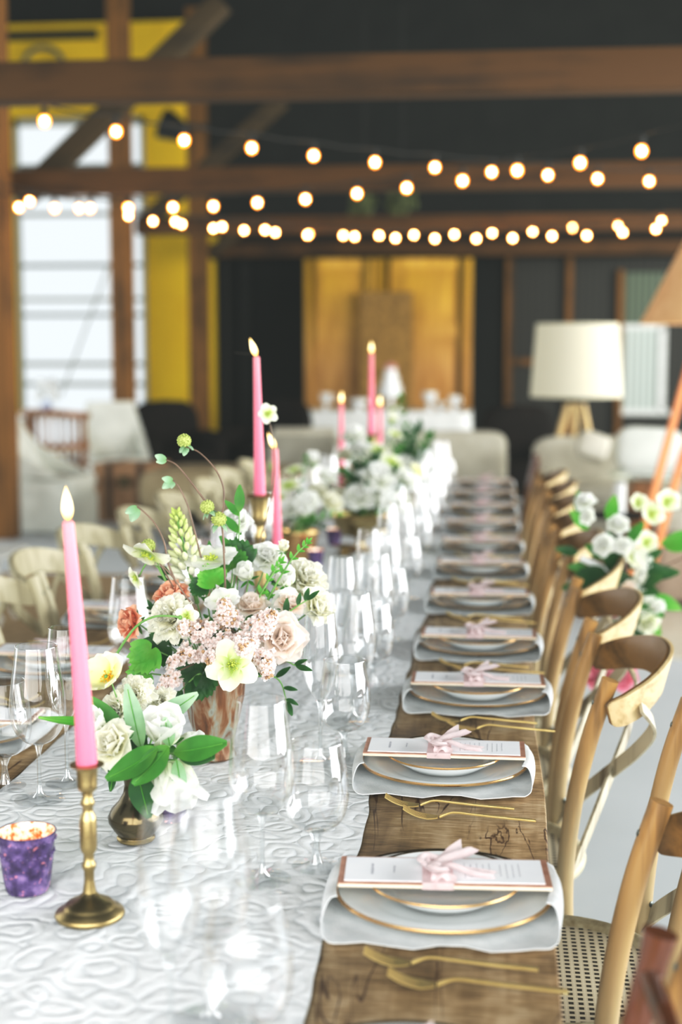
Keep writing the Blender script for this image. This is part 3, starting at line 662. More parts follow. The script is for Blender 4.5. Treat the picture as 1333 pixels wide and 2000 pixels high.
# spindle back armchair
q = at(112,880,12.9); t = thing('spindle_chair', 'orange-brown spindle-back armchair behind the sweeping white armchair', 'chair', (q.x,12.9,0), PI-0.3)
M['amber_wood'] = wood('amber_chair_wood', s2l(70,42,18), s2l(140,92,46), 2, 10, 0.35, 0.05)
MB().cush((0,0,0.44),(0.5,0.46,0.05)).build('seat', M['amber_wood'], t)
arc = [(-0.3,-0.05,0.9),(-0.24,0.16,0.92),(0,0.26,0.94),(0.24,0.16,0.92),(0.3,-0.05,0.9)]
MB().ribbon(cr(arc), [(0,0,1)]*25, 0.09, 0.06).build('top_rail', M['amber_wood'], t)
MB().ribbon(cr([(x,y,0.62) for x,y,z in arc]), [(0,0,1)]*25, 0.06, 0.05).build('arm_rail', M['amber_wood'], t)
for k,p in enumerate(cr(arc,3)): MB().lathe([(0,0),(0.014,0),(0.02,0.2),(0.013,0.3),(0.018,0.46),(0,0.46)],8,TR((p.x*0.95,p.y*0.95,0.45))).build('spindle', M['amber_wood'], t)
for x,y in ((0.2,0.18),(0.2,-0.18),(-0.2,0.18),(-0.2,-0.18)): MB().tube([(x*1.2,y*1.2,0),(x*0.9,y*0.9,0.43)],0.02,8).build('leg', M['amber_wood'], t)
# trunk
q = at(252,960,12.2); zt2 = at(250,907,12.1).z
t = thing('leather_trunk', 'brown leather trunk with dark straps, standing as a low table', 'trunk', (q.x,12.32,0))
MB().box((-0.285,-0.24,0.0),(0.285,0.24,zt2-0.16)).build('body', M['trunk_leather'], t, bevel=0.02)
MB().box((-0.292,-0.25,zt2-0.155),(0.292,0.25,zt2)).build('lid', M['trunk_leather'], t, bevel=0.025)
for x in (-0.14,0.14): MB().box((x-0.025,-0.268,0.02),(x+0.025,0.268,zt2+0.006)).build('strap', M['trunk_strap'], t)
MB().box((-0.05,-0.28,zt2-0.2),(0.05,-0.255,zt2-0.1)).build('latch', M['brass_dark'], t)
# white turned-leg stool near the post
q = at(26,1080,8.0); zs_ = at(26,1052,8).z
t = thing('white_stool', 'small white painted stool with turned legs by the timber post', 'stool', (q.x,7.5,0.011))
MB().box((-0.2,-0.2,zs_-0.03),(0.2,0.2,zs_)).build('seat', M['cream_paint'], t, bevel=0.008)
for x in (-0.13,0.13):
    for y in (-0.14,0.14):
        MB().lathe([(0,0),(0.014,0)]+[(0.022+0.012*math.sin(k*1.6),0.03+k*(zs_-0.07)/22) for k in range(23)]+[(0,zs_-0.03)],10,TR((x,y,0))).build('leg', M['cream_paint'], t)
# rugs
o = MB().box((0.62,7.0,0.0),(3.6,9.6,0.012)).build('rug', M['rug']); tag(o,'light beige rug under the tan ottoman and orange tripod lamp','rug')
o = MB().box((-5.0,2.4,0.0),(-1.62,9.2,0.010)).build('rug', M['rug_tan']); tag(o,'tan seagrass rug under the washed chairs and white armchair','rug')
# ottoman
q = at(1390,1100,8.4); t = thing('ottoman', 'tan upholstered ottoman block behind the flowers, on the beige rug', 'ottoman', (q.x,8.55,0.013))
MB().cush((0,0,0.22),(0.7,0.6,0.36),None,0.2).build('body', mat('ottoman_fabric', s2l(176,160,144), 0.9, col2=s2l(160,144,128), scale=10), t); legs(t,0.28,0.24,0.05,M['leather'])
# coffee table with glass top, white candle on it
q = at(1330,930,9.7); zg = at(1330,930,9.7).z
t = thing('coffee_table', 'low coffee table with greenish glass top and brown wooden base', 'table', (q.x,9.9,0))
MB().box((-0.45,-0.32,zg-0.02),(0.45,0.32,zg)).build('glass_top', M['glass_green'], t, bevel=0.004)
MB().box((-0.32,-0.22,0.0),(-0.16,0.22,zg-0.02)).build('base', M['amber_wood'], t, bevel=0.01); MB().box((0.16,-0.22,0.0),(0.32,0.22,zg-0.02)).build('base', M['amber_wood'], t, bevel=0.01)
p = at(1211,1005,9.0); t = thing('side_table', 'small dark side table holding a white pillar candle', 'table', (p.x,9.05,0))
MB().lathe([(0,p.z-0.02),(0.2,p.z-0.02),(0.2,p.z),(0,p.z)],24).build('table_top', M['leather'], t); MB().lathe([(0,0.0125),(0.14,0.0125),(0.14,0.03),(0.025,0.05),(0.025,p.z-0.02),(0,p.z-0.02)],16).build('pedestal', M['leather'], t)
t2 = thing('pillar_candle', 'white pillar candle standing on the small dark side table', 'candle', (p.x,9.05,p.z))
MB().lathe([(0,0),(0.037,0),(0.037,0.19),(0.033,0.195),(0,0.188)],16).build('wax', M['cream_paint'], t2); MB().tube([(0,0,0.185),(0,0,0.205)],0.002,5).build('wick', M['wick'], t2)
# white drum lamp on tripod
Yl = 11.9; p0 = at(1126,775,Yl); p1 = at(1128,632,Yl); rb = (at(1217,775,Yl).x-at(1036,775,Yl).x)/2; rt = (at(1209,632,Yl).x-at(1047,632,Yl).x)/2
t = thing('floor_lamp', 'white drum-shade floor lamp on pale wooden tripod behind the pale sofa', 'lamp', (p0.x,Yl,0)); H = p1.z-p0.z
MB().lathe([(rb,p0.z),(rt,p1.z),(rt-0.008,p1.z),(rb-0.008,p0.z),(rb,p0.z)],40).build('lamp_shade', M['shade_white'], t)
for a in (-PI/2-0.1, PI/6+0.3, 5*PI/6-0.2):
    MB().bar((0.06*math.cos(a),0.06*math.sin(a),p0.z+0.02),(0.42*math.cos(a),0.42*math.sin(a),0.0),0.05,0.03).build('leg', M['light_wood'], t)
MB().lathe([(0,p0.z-0.05),(0.1,p0.z-0.05),(0.1,p0.z+0.02),(0.03,p0.z+0.04),(0.03,p0.z+0.3),(0,p0.z+0.3)],14).build('hub', M['black_metal'], t)
# tan cone lamp on orange tripod, cut by the frame
Yt = 8.0; px = at(1398,640,Yt); zb = at(1250,637,Yt).z; zt3 = at(1333,440,Yt).z; rb = px.x-at(1250,637,Yt).x
t = thing('floor_lamp', 'tan cone-shade floor lamp on orange wooden tripod, on the beige rug', 'lamp', (px.x,Yt,0.012))
MB().lathe([(rb,zb),(0.13,zt3),(0.12,zt3),(rb-0.01,zb),(rb,zb)],40).build('lamp_shade', M['shade_tan'], t)
ap = at(1372,690,Yt); apz = ap.z; 
for (u,v) in ((1226,1215),(1560,1190),(1420,1120)):
    g = atz(u,v,0.012)
    for s in (-0.05,0.05): MB().bar((ap.x-px.x+s,0,apz),(g.x-px.x+s,g.y-Yt,0.0),0.03,0.036).build('leg', M['orange_wood'], t)
MB().lathe([(0,apz-0.06),(0.07,apz-0.05),(0.07,apz+0.05),(0.025,apz+0.08),(0.025,zb+0.2),(0,zb+0.2)],14,TR((ap.x-px.x,0,0))).build('hub', M['orange_wood'], t)
# far white console with flowers in front of the roll-up door
q = at(75,800,15.0); t = thing('console_table', 'white console table in front of the pale roll-up door', 'table', (q.x,15.2,0))
zc2 = at(75,812,15).z
MB().box((-0.5,-0.2,zc2-0.04),(0.5,0.2,zc2)).build('table_top', M['cream_paint'], t); legs(t,0.45,0.16,zc2-0.04,M['cream_paint'])
t = thing('white_flower_vase', 'bluish glass jar of white flowers on the white console', 'vase', (q.x+0.03,15.2,zc2))
MB().lathe([(0,0),(0.05,0),(0.06,0.1),(0.04,0.14),(0.045,0.15),(0.035,0.14),(0,0.02)],14).build('jar', mat('blue_jar', s2l(170,180,210), 0.2), t)
b = MB()
for k in range(14): b.ell((0.09*math.cos(k*2.4),0.06*math.sin(k*2.4),0.2+0.05*(k%4)),0.05,None,7,5)
b.build('blossom', M['cream_paint'], t)

# ================================================================== DINING TABLE
XL, XR, Y0, Y1, ZT = -1.205, 0.082, 1.02, 8.25, 0.76
t = thing('farm_table', 'long weathered wooden farm table laid for a wedding dinner', 'table', (0,0,0))
r_ = random.Random(3)
def plank(x0, x1, worn0, worn1):
    n = 150
    def top(i, j):
        y = lerp(Y0,Y1,i); a = x0 + (0.006*noise.noise((y*2.1,3,0))-0.002 if worn0 else 0); c = x1 + (0.007*noise.noise((y*1.9,7,0))-0.002 if worn1 else 0)
        e = [0,0.0,0.004,0.012,0.5,0.988,0.996,1.0,1.0][j]; dz = [-0.045,-0.008,-0.002,0,0,0,-0.002,-0.008,-0.045][j]
        return (lerp(a,c,e), y, ZT+dz)
    vs = []; fs = []
    for i in range(n+1):
        for j in range(9): vs.append(top(i/n,j))
    for i in range(n):
        for j in range(8): fs.append((i*9+j,(i+1)*9+j,(i+1)*9+j+1,i*9+j+1))
    fs.append(tuple(range(9))); fs.append(tuple(n*9+k for k in range(8,-1,-1)))
    return vs, fs
tp = MB(); xs = [XL,-0.85,-0.535,-0.225,XR]
for k in range(4): tp.add(*plank(xs[k]+0.0012, xs[k+1]-0.0012, k==0, k==3))
tp.build('tabletop', M['table'], t, angle=50)
MB().box((XL+0.09,Y0+0.15,ZT-0.14),(XL+0.115,Y1-0.15,ZT-0.046)).build('apron', M['table'], t); MB().box((XR-0.115,Y0+0.15,ZT-0.14),(XR-0.09,Y1-0.15,ZT-0.046)).build('apron', M['table'], t)
for yl, yr in ((1.49,1.475),(3.3,3.255),(5.6,5.7),(8.13,8.13)):
    for x, y in ((XL+0.14,yl),(XR-0.14,yr)): MB().lathe([(0,0),(0.03,0),(0.045,0.2),(0.05,0.5),(0.05,ZT-0.05),(0,ZT-0.05)],14,TR((x,y,0))).build('leg', M['table'], t)
# runner with scrollwork and soft folds
def run(i, j):
    y = lerp(0.98,8.2,i)
    l = -0.852+0.018*noise.noise((y*2.3,1,0))+0.008*noise.noise((y*9,1,5)); r = -0.214+0.014*noise.noise((y*2.6,9,0))+0.006*noise.noise((y*10,2,5))
    x = lerp(l,r,j)
    cx = -0.53+0.10*(y-1.6)*0.9 if y < 3.6 else -0.35
    ed = min(1,max(0,(-0.235-x)/0.07)); z = ZT+0.0012+(0.0026+0.0022*noise.noise((x*9,y*6,0))+0.0014*noise.noise((x*24,y*20,4)))*ed+0.0045*ed*math.exp(-((x-cx)/0.014)**2)*(1 if y<4.2 else 0.5)
    if j in (0.0,1.0): z = ZT+0.0015
    return (x,y,z+0.001)
o = MB().grid(run,520,60).build('table_runner', M['runner'], angle=80); tag(o,'white scrollwork runner lying down the middle of the farm table','table runner')
# ================================================================== PLACE SETTINGS
ZS = ZT + 0.0042
def make_napkin():
    t = thing('napkin', '', 'napkin')
    sec = [(-0.150,0.0330),(-0.158,0.0315),(-0.165,0.026),(-0.168,0.016),(-0.161,0.006),(-0.13,0.0025),(0,0.0015),(0.13,0.0025),(0.158,0.006),(0.166,0.015),(0.164,0.026),(0.157,0.034),(0.148,0.036)]
    c = cr([(x,0,z) for x,z in sec],4); n = len(c)-1
    def fn(i, j):
        p = c[int(round(i*n))]; k = i*2-1; a = abs(k)
        bot = 1-min(1,abs(p.z-0.0015)/0.03)
        tp_ = (1-bot)**1.2
        yf = -0.134 - 0.022*math.cos(k*2.6)*bot + 0.055*tp_ + 0.004*math.sin(p.x*52)*bot + 0.004*math.sin(p.x*23+1)*bot
        yb = 0.12 - 0.035*tp_
        y = lerp(yf,yb,j); z = p.z
        fr = max(0,1-j*5)
        z += fr*bot*(0.002+0.0025*math.sin(p.x*55+1))+ 0.0022*math.sin(p.x*40+y*60)*(1-bot)
        return (p.x*(0.97-0.05*abs(2*j-1)**2), y, max(0.0008,z))
    MB().grid(fn,n,18).build('cloth', M['linen'], t, angle=80)
    MB().tube([fn(i/n,0) for i in range(n+1)],0.0009,6,M=None).build('hem', M['linen'], t)
    return t
def make_dinner():
    t = thing('dinner_plate', '', 'plate')
    MB().lathe([(0,.0045),(.088,.0045),(.1,.008),(.149,.019),(.150,.0215),(.148,.0225),(.1,.0125),(.09,.0085),(0,.0075)],64).build('china', M['white_china'], t)
    MB().lathe([(.1455,.0222),(.1502,.0232),(.1512,.0215),(.1495,.0185),(.1455,.0222)],64).build('gold_rim', M['gold_rim'], t)
    return t
def make_salad():
    t = thing('salad_plate', '', 'plate')
    MB().lathe([(0,.0095),(.062,.0095),(.072,.016),(.104,.034),(.1055,.0365),(.1035,.037),(.072,.0205),(.062,.0145),(0,.0135)],56).build('china', M['white_china'], t)
    MB().lathe([(.102,.0367),(.1055,.038),(.1065,.0362),(.1045,.0338),(.102,.0367)],56).build('gold_rim', M['gold_rim'], t)
    return t
def make_card():
    t = thing('menu_card', '', 'menu card')
    w, h = 0.143, 0.050
    MB().box((-w,-h,0),(w,h,0.0045)).build('cream_backing', M['board_edge'], t, bevel=0.0006)
    MB().box((-w,-h,0.0046),(w,h,0.0062)).build('copper_board', M['board'], t)
    MB().box((-w+0.008,-h+0.007,0.0063),(w-0.009,h-0.006,0.0076)).build('white_sheet', M['card'], t)
    b = None; r_ = random.Random(5)
    def line(b, x, y0, y1, wd, wav=0):
        y = y0
        while y < y1:
            ln = r_.uniform(0.003,0.008); b.box((x-wd,y,0.0077),(x+wd+wav*r_.uniform(-1,1),min(y1,y+ln),0.0079)); y += ln+0.0016
    for x,a,c_,w_ in ((-0.098,-0.02,0.02,0.0014),(-0.068,-0.013,0.013,0.0010)):
        b = MB(); line(b,x,a,c_,w_,0.0008); b.build('lettering', M['ink'], t)
    for k in range(9):
        b = MB(); line(b,0.028+0.0085*k+(0.006 if k>4 else 0),-0.028+0.004*(k%3),0.028-0.005*(k%2),0.0005); b.build('lettering', M['ink'], t)
    # ribbon band round the card, then knot, two loops and two tails
    rb = MB().box((-0.030,-h-0.0012,-0.0012),(0.012,h+0.0012,0.0088)).build('ribbon_band', M['silk'], t, bevel=0.0006)
    k = MB().ell((-0.012,-0.012,0.016),(0.011,0.010,0.009),None,14,8); k.build('ribbon_knot', M['silk'], t)
    def strip(pts, ws, nm='ribbon_tail', rip=0.003):
        pts = [(-0.012+(a+0.012)*0.86, -0.012+(b_+0.012)*0.86, 0.012+(c_-0.012)*0.86) for a,b_,c_ in pts]; ws = [q*0.88 for q in ws]
        c = cr(pts,8); n = len(c)-1
        def fn(i, j):
            q = c[int(round(i*n))]; tg = (c[min(int(round(i*n))+1,n)]-c[max(int(round(i*n))-1,0)]).normalized()
            s = V((-tg.y,tg.x,0)); s = s.normalized() if s.length>1e-4 else V((0,1,0)); u = i*(len(ws)-1); a = int(min(u,len(ws)-2)); w_ = lerp(ws[a],ws[a+1],u-a)
            p = q + s*(j-0.5)*w_ + V((0,0,rip*math.sin(j*9+i*5)*min(1,i*3)))
            if nm == 'ribbon_tail': p += tg*(0.02*abs(j-0.5)*2-0.01)*max(0,i-0.6)*2.5*0.7
            return (p.x,p.y,p.z,j)
        MB().grid(fn,n,8).build(nm, M['silk'], t, angle=180)
    strip([(-0.012,-0.012,0.02),(0.004,0.002,0.026),(0.022,0.016,0.031),(0.038,0.030,0.036)],[0.012,0.038,0.050,0.042])
    strip([(-0.012,-0.012,0.017),(-0.004,-0.034,0.018),(0.0,-0.044,0.014),(0.001,-0.054,0.009)],[0.012,0.030,0.040,0.034])
    strip([(-0.012,-0.012,0.018),(0.014,-0.014,0.020),(0.044,-0.016,0.013),(0.076,-0.022,0.010)],[0.010,0.032,0.036,0.014])
    strip([(-0.012,-0.012,0.018),(-0.030,0.000,0.024),(-0.026,0.016,0.027),(-0.006,0.012,0.022),(-0.012,-0.010,0.017)],[0.010,0.020,0.026,0.020,0.010],'ribbon_loop')
    strip([(-0.012,-0.012,0.018),(-0.026,-0.030,0.026),(-0.010,-0.046,0.026),(0.004,-0.030,0.022),(-0.012,-0.012,0.017)],[0.010,0.020,0.026,0.020,0.010],'ribbon_loop')
    return t
def make_fork():
    t = thing('fork', '', 'fork')
    ax = [(-0.108,0.0185),(-0.096,0.0115),(-0.082,0.0062),(-0.066,0.0036),(-0.052,0.0040),(-0.042,0.0078),(-0.030,0.0118),(-0.018,0.0122),(0.0,0.0108),(0.05,0.0072),(0.105,0.0036)]
    c = cr([(x,0,z) for x,z in ax],4)
    hd = [p for p in c if p.x > -0.052]
    wd = [0.011-0.0075*min(1,(p.x+0.052)/0.018) if p.x < -0.034 else 0.0035+0.0038*min(1,max(0,(p.x+0.02)/0.06)) for p in hd]
    MB().ribbon(hd,[(0,0,1)]*len(hd),wd,0.0032).build('handle', M['gold'], t, bevel=0.0005)
    bw = [p for p in c if -0.07 <= p.x <= -0.05]
    MB().ribbon(bw,[(0,0,1)]*len(bw),[lerp(0.024,0.011,i/(len(bw)-1)) for i in range(len(bw))],0.0022).build('bowl', M['gold'], t)
    tn = [p for p in c if p.x <= -0.064]
    for k in range(4):
        y = (k-1.5)*0.0064; MB().ribbon([p+V((0,y,0)) for p in tn],[(0,0,1)]*len(tn),[lerp(0.0022,0.0044,i/(len(tn)-1)) for i in range(len(tn))],0.002).build('tine', M['gold'], t)
    return t
P_nap, P_din, P_sal, P_card, P_fork = make_napkin(), make_dinner(), make_salad(), make_card(), make_fork()
used = set()
def place(src, loc, rz, label, group):
    if src.name not in used:
        used.add(src.name); src.location = loc; src.rotation_euler = (0,0,rz); src['label'] = label; src['group'] = group; return src
    return copy_tree(src, loc, rz, label, group)
def setting(x, y, rz, cardrz, where, side, flip=False, cardoff=(0,0)):
    f = -1 if flip else 1
    R = rz + (PI if flip else 0)
    place(P_nap,(x,y,ZS),R,'white linen napkin folded under the plates, '+where,'napkins '+side)
    place(P_din,(x,y,ZS),0,'gold-rimmed white dinner plate, '+where,'dinner plates '+side)
    place(P_sal,(x,y-0.002,ZS+0.001),0,'smaller gold-rimmed white plate on top, '+where,'small plates '+side)
    place(P_card,(x+cardoff[0],y+cardoff[1],ZS+0.0395),R+cardrz,'white menu card tied with blush ribbon, '+where,'menu cards '+side)
    if not flip:
        place(P_fork,(x+0.052,y-0.262,ZS),0.0,'gold fork nearer the camera of two, '+where,'gold forks '+side)
        place(P_fork,(x+0.018,y-0.205,ZS),0.0,'gold fork nearer the plate of two, '+where,'gold forks '+side)
    else:
        place(P_fork,(x-0.05,y+0.262,ZS),PI,'gold fork farther from the plate, '+where,'gold forks '+side)
        place(P_fork,(x-0.02,y+0.205,ZS),PI,'gold fork beside the plate, '+where,'gold forks '+side)
offs = {}
for k_, (u_, v_, cz_) in enumerate(((868,1712,0.06),(869,1467,0.0),(934,1331,0.02),(936,1240,0.0),(938,1159,0.02),(940,1098,-.02),(941,1055,.01),(942,1018,0),(943,986,.02),(944,960,0))):
    p_ = atz(u_, v_, 0.802); offs[k_] = (p_.x, p_.y, cz_)
for k in range(-1,11):
    if k == -1: x, y, cz = -0.085, 1.335, 0.03
    else: x, y, cz = offs.get(k, (-0.085, offs[9][1]+0.6*(k-9), 0.02))
    setting(x, y, 0.01*math.sin(k*1.7), cz, '%s setting from the camera along the bare-wood edge' % ORD[k+1], 'along the bare-wood edge')
for k in range(1,10):
    setting(-1.042+0.008*math.sin(k*2.3), 1.97+0.6*k+0.05, 0.02*math.sin(k), 0.03*math.sin(k*2), '%s setting on the far side of the flowers' % ORD[k-1], 'on the far side', True)

# ================================================================== GLASSES
def glass(name, H, foot, stem_h, prof, sr=0.0035):
    t = thing(name, '', 'glass')
    MB().lathe([(0,0.0),(foot,0.0006),(foot,0.0018),(foot*0.6,0.0032),(foot*0.25,0.006),(0,0.0065)],36).build('foot', M['foot_glass'], t)
    MB().lathe([(foot*0.28,0.0058),(sr*1.5,0.014),(sr,0.03),(sr,stem_h-0.015),(sr*1.8,stem_h-0.004),(sr*2.6,stem_h+0.002),(0,stem_h+0.004)],16).build('stem', M['stem_glass'], t)
    c = cr([(r,0,z) for r,z in prof],5)
    outer = [(max(0.0,p.x),p.z) for p in c]; outer[0] = (0,outer[0][1])
    MB().lathe(outer,40).build('bowl', M['bowl_glass'], t)
    rr, rz_ = prof[-1]; pts = [(rr*math.cos(2*PI*k/40),rr*math.sin(2*PI*k/40),rz_) for k in range(41)]
    MB().tube(pts,0.0007,6,False).build('lip', M['stem_glass'], t)
    return t
P_wine = glass('wine_glass',0.262,0.042,0.094,[(0,0.094),(0.022,0.101),(0.039,0.120),(0.0465,0.148),(0.045,0.185),(0.039,0.228),(0.0345,0.262)])
P_flute = glass('champagne_flute',0.275,0.038,0.112,[(0,0.112),(0.013,0.122),(0.026,0.146),(0.0335,0.180),(0.0325,0.220),(0.0285,0.256),(0.026,0.275)])
P_gob = glass('water_goblet',0.186,0.036,0.052,[(0,0.052),(0.024,0.058),(0.040,0.074),(0.0475,0.102),(0.0465,0.134),(0.041,0.164),(0.0375,0.186)],0.0052)
ZR = ZT + 0.0092
def gl(src, x, y, label, group): place(src,(x,y,ZR),rnd.uniform(0,6),label,group)
def glp(src, u, v, label, group): p = atz(u,v,ZR); gl(src,p.x,p.y,label,group)
W = 'along the bare-wood edge'
glp(P_wine,412,1992,'tall wine glass, blurred, second of three closest to the camera','glasses '+W)
glp(P_flute,335,2075,'champagne flute, blurred, in the trio of glasses closest to the camera','glasses '+W)
p = atz(484,2095,ZR); gl(P_gob,p.x,p.y,'short-stemmed water goblet, blurred, in the trio closest to the camera','glasses '+W)
glp(P_wine,513,1718,'tall wine glass between the bud vase and the second setting','glasses '+W)
glp(P_gob,618,1692,'water goblet with short stem touching the second setting','glasses '+W)
for k in range(1,10):
    y = offs[k][1]+0.05; w_ = 'by the %s setting along the bare-wood edge' % ORD[k+1]
    j = lambda s: 0.012*math.sin(k*s)
    gl(P_flute,(-0.352+j(2.2)) if k>1 else -0.322,y+(0.13 if k>1 else -0.03),'champagne flute '+w_,'glasses '+W)
    gl(P_wine,-0.305+j(1.3),y+0.27,'tall wine glass '+w_,'glasses '+W)
    gl(P_gob,-0.280+0.4*j(3.1),y+0.03+(0 if k>1 else -0.04),'short water goblet '+w_,'glasses '+W)
W2 = 'on the far side'
glp(P_wine,78,1562,'tall clear wine glass just behind the pink candle in the brass stick, far side','glasses '+W2)
glp(P_gob,10,1536,'water goblet with thick stem at the grey board edge, far side','glasses '+W2)
glp(P_flute,132,1530,'champagne flute half hidden by the pink candle in the brass stick','glasses '+W2)
for k in range(1,9):
    y = 2.52+0.6*k; w_ = 'by the %s setting on the far side of the flowers' % ORD[k]
    j = lambda s: 0.012*math.sin(k*s)
    if k != 4: gl(P_flute,-0.755+0.5*j(2.2),y+0.10,'champagne flute '+w_,'glasses '+W2)
    gl(P_wine,-0.80+j(1.3)*.5,y-0.17,'tall wine glass '+w_,'glasses '+W2)
    if k != 4: gl(P_gob,-0.832+j(3.1)*0.3,y,'short water goblet '+w_,'glasses '+W2)

# ================================================================== CANDLES
SHORT = [(0,0),(.045,.001),(.0465,.004),(.045,.008),(.036,.013),(.0335,.016),(.030,.020),(.016,.026),(.009,.034),(.0066,.05),(.0068,.064),(.0092,.068),(.0096,.073),(.0070,.077),(.0068,.086),(.0104,.092),(.0112,.098),(.0112,.132),(.0100,.138),(.0068,.144),(.0066,.150),(.0092,.154),(.0092,.158),(.0068,.163),(.0072,.170),(.0115,.174),(.0132,.179),(.0128,.184),(.0136,.200),(.0155,.2055),(.0222,.2068),(.0228,.2082),(.0150,.2088),(.0,.2088)]
def stretch_prof(H):
    s = H/0.2095
    return [(r*(1.0+0.5*(s-1)), z*s) for r, z in SHORT]
def candlestick(label, loc, H, m='brass'):
    t = thing('candlestick', label, 'candlestick', loc)
    pr = stretch_prof(H); cut = next(i for i,(r,z) in enumerate(pr) if z/H > 0.155); top = next(i for i,(r,z) in enumerate(pr) if z/H > 0.78)
    MB().lathe(pr[:cut+1],40).build('base', M[m], t, angle=60); MB().lathe(pr[cut:top+1],28).build('stem', M[m], t, angle=60); MB().lathe(pr[top:],32).build('socket', M[m], t, angle=60)
    return t
def taper(label, loc, Lc, lean=(0,0), flame_lean=0.0, r0=0.0132, r1=0.0078, fs=1.0):
    t = thing('taper_candle', label, 'candle', loc)
    n = 18; pts = [(lean[0]*(i/n)**1.2,lean[1]*(i/n),Lc*i/n) for i in range(n+1)]; rad = [lerp(r0,r1,(i/n)**0.9) for i in range(n+1)]
    pts.append((lean[0],lean[1],Lc+0.003)); rad.append(r1*0.6)
    MB().tube(pts,rad,20).build('wax', M['pink_wax'], t)
    tip = V((lean[0],lean[1],Lc))
    MB().tube([tip,tip+V((0.001,0,0.006)),tip+V((flame_lean*0.15,0,0.011))],0.0011,6).build('wick', M['wick'], t)
    prof = [(0,0),(.0045,.004),(.0070,.011),(.0072,.018),(.0052,.029),(.0024,.038),(0,.045)]
    c = cr([(r,0,z) for r,z in prof],4)
    MB().lathe([(max(0,p.x)*fs if 0<i<len(c)-1 else 0,p.z*fs) for i,p in enumerate(c)],16,TR(tip+V((0,0,0.003)))@RY(flame_lean)).build('flame', M['flame'], t)
    return t
def stick_and_taper(u, v_base, H, Lc, slabel, clabel, m='brass', Y=None, lean=(0,0), fl=0.0, fs=1.0):
    p = atz(u, v_base, ZR) if Y is None else at(u, 700, Y); p.z = ZR
    candlestick(slabel, p, H, m)
    taper(clabel, (p.x,p.y,ZR+H*0.9985), Lc, lean, fl, r0=0.0142, r1=0.0076, fs=fs)
stick_and_taper(176,1790,0.2095,0.318,'short brass candlestick beside the purple votive, closest to the camera','pink taper candle in the short brass candlestick beside the purple votive',lean=(-0.018,0.0),fl=-0.05,fs=1.0)
stick_and_taper(506,None,0.405,0.325,'tall brass candlestick rising out of the first big flower arrangement','tallest pink taper candle, in the tall brass stick above the first arrangement',Y=3.33,lean=(-0.006,0),fl=-0.35)
stick_and_taper(541,None,0.185,0.30,'brass candlestick hidden behind the white roses of the first arrangement','pink taper candle just behind the white roses of the first arrangement',Y=3.72,lean=(-0.006,0),fl=-0.45)
stick_and_taper(726,None,0.405,0.325,'tall brass candlestick in the second big flower arrangement','pink taper candle highest over the second big flower arrangement',Y=5.75,fl=0.0)
stick_and_taper(667,None,0.20,0.33,'brass candlestick behind the small copper pot of flowers','pink taper candle between the copper pot and the second big arrangement',Y=5.7,fl=0.05)
stick_and_taper(743,None,0.20,0.30,'brass candlestick hidden in the greens of the second big arrangement','shorter pink taper candle close beside the highest far candle',Y=6.15,fl=0.0)

# ------------------------------------------------------------------ votives
def votive(label, loc, r, h, group, lit):
    t = thing('votive_holder', label, 'votive holder', loc, 0, group)
    r0 = r*0.74
    rib = lambda a, z: 1 + (0.02*math.cos(a*24) if z < h*0.52 else 0)
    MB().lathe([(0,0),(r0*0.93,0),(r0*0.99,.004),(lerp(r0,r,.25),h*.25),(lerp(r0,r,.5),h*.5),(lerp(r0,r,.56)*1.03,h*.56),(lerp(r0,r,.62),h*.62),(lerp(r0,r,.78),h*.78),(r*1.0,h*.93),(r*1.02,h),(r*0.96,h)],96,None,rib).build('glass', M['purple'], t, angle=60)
    b = MB()
    for k in range(26):
        a = 2*PI*k/26
        b.ell((r*0.905*math.cos(a),r*0.905*math.sin(a),h*.66),r*0.075,None,8,5); b.ell((r*0.99*math.cos(a+.12),r*0.99*math.sin(a+.12),h*.885),r*0.055,None,8,5)
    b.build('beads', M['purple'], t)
    MB().lathe([(r*0.965,h*.995),(r*0.90,h*.8),(r0*0.94,h*.12),(0,h*.1)],48).build('lining', M['silver_in'], t)
    c = thing('tealight', 'lit tealight inside the '+lit, 'candle', (loc[0],loc[1],loc[2]+h*.1), 0, 'tealights in the purple votives')
    MB().lathe([(0,0),(r0*.6,0),(r0*.6,h*.2),(r0*.5,h*.19),(0,h*.19)],20).build('wax', M['cream_paint'], c)
    MB().lathe([(0,0),(.004,.004),(.0055,.010),(.003,.02),(0,.028)],10,TR((0,0,h*.2+.003))).build('flame', M['flame'], c)
    MB().tube([(0,0,h*.18),(0,0,h*.2+.008)],.001,5).build('wick', M['wick'], c)
G = 'purple glass votives'
p = atz(54,1738,ZR); votive('purple hobnail glass votive beside the short brass candlestick, closest to the camera',(p.x,p.y,ZR),.0405,.085,G,'purple votive beside the short brass candlestick')
p = atz(330,1600,ZR); votive('purple glass votive mostly hidden behind the bud vase leaves and blurred glass',(p.x,p.y,ZR),.035,.055,G,'purple votive hidden behind the bud vase')
p = atz(617,1104,ZR); votive('blue-purple glass votive glowing just past the white roses',(p.x,p.y,ZR),.029,.055,G,'blue-purple votive just past the white roses')
p = atz(653,1064,ZR); votive('pinkish purple glass votive farther off, next to the small brass dish',(p.x,p.y,ZR),.030,.062,G,'pinkish votive next to the small brass dish')
p = atz(672,1083,ZR); t = thing('brass_dish', 'small brass footed dish beside the pinkish votive', 'dish', (p.x,p.y,ZR))
MB().lathe([(0,0),(.03,0),(.03,.004),(.008,.01),(.01,.02),(.04,.03),(.042,.033),(.03,.028),(0,.024)],24).build('dish', M['brass'], t); MB().tube([(0.03*math.cos(a),0.03*math.sin(a),0.004) for a in [2*PI*k/20 for k in range(21)]],0.002,6).build('foot_ring', M['brass_dark'], t)

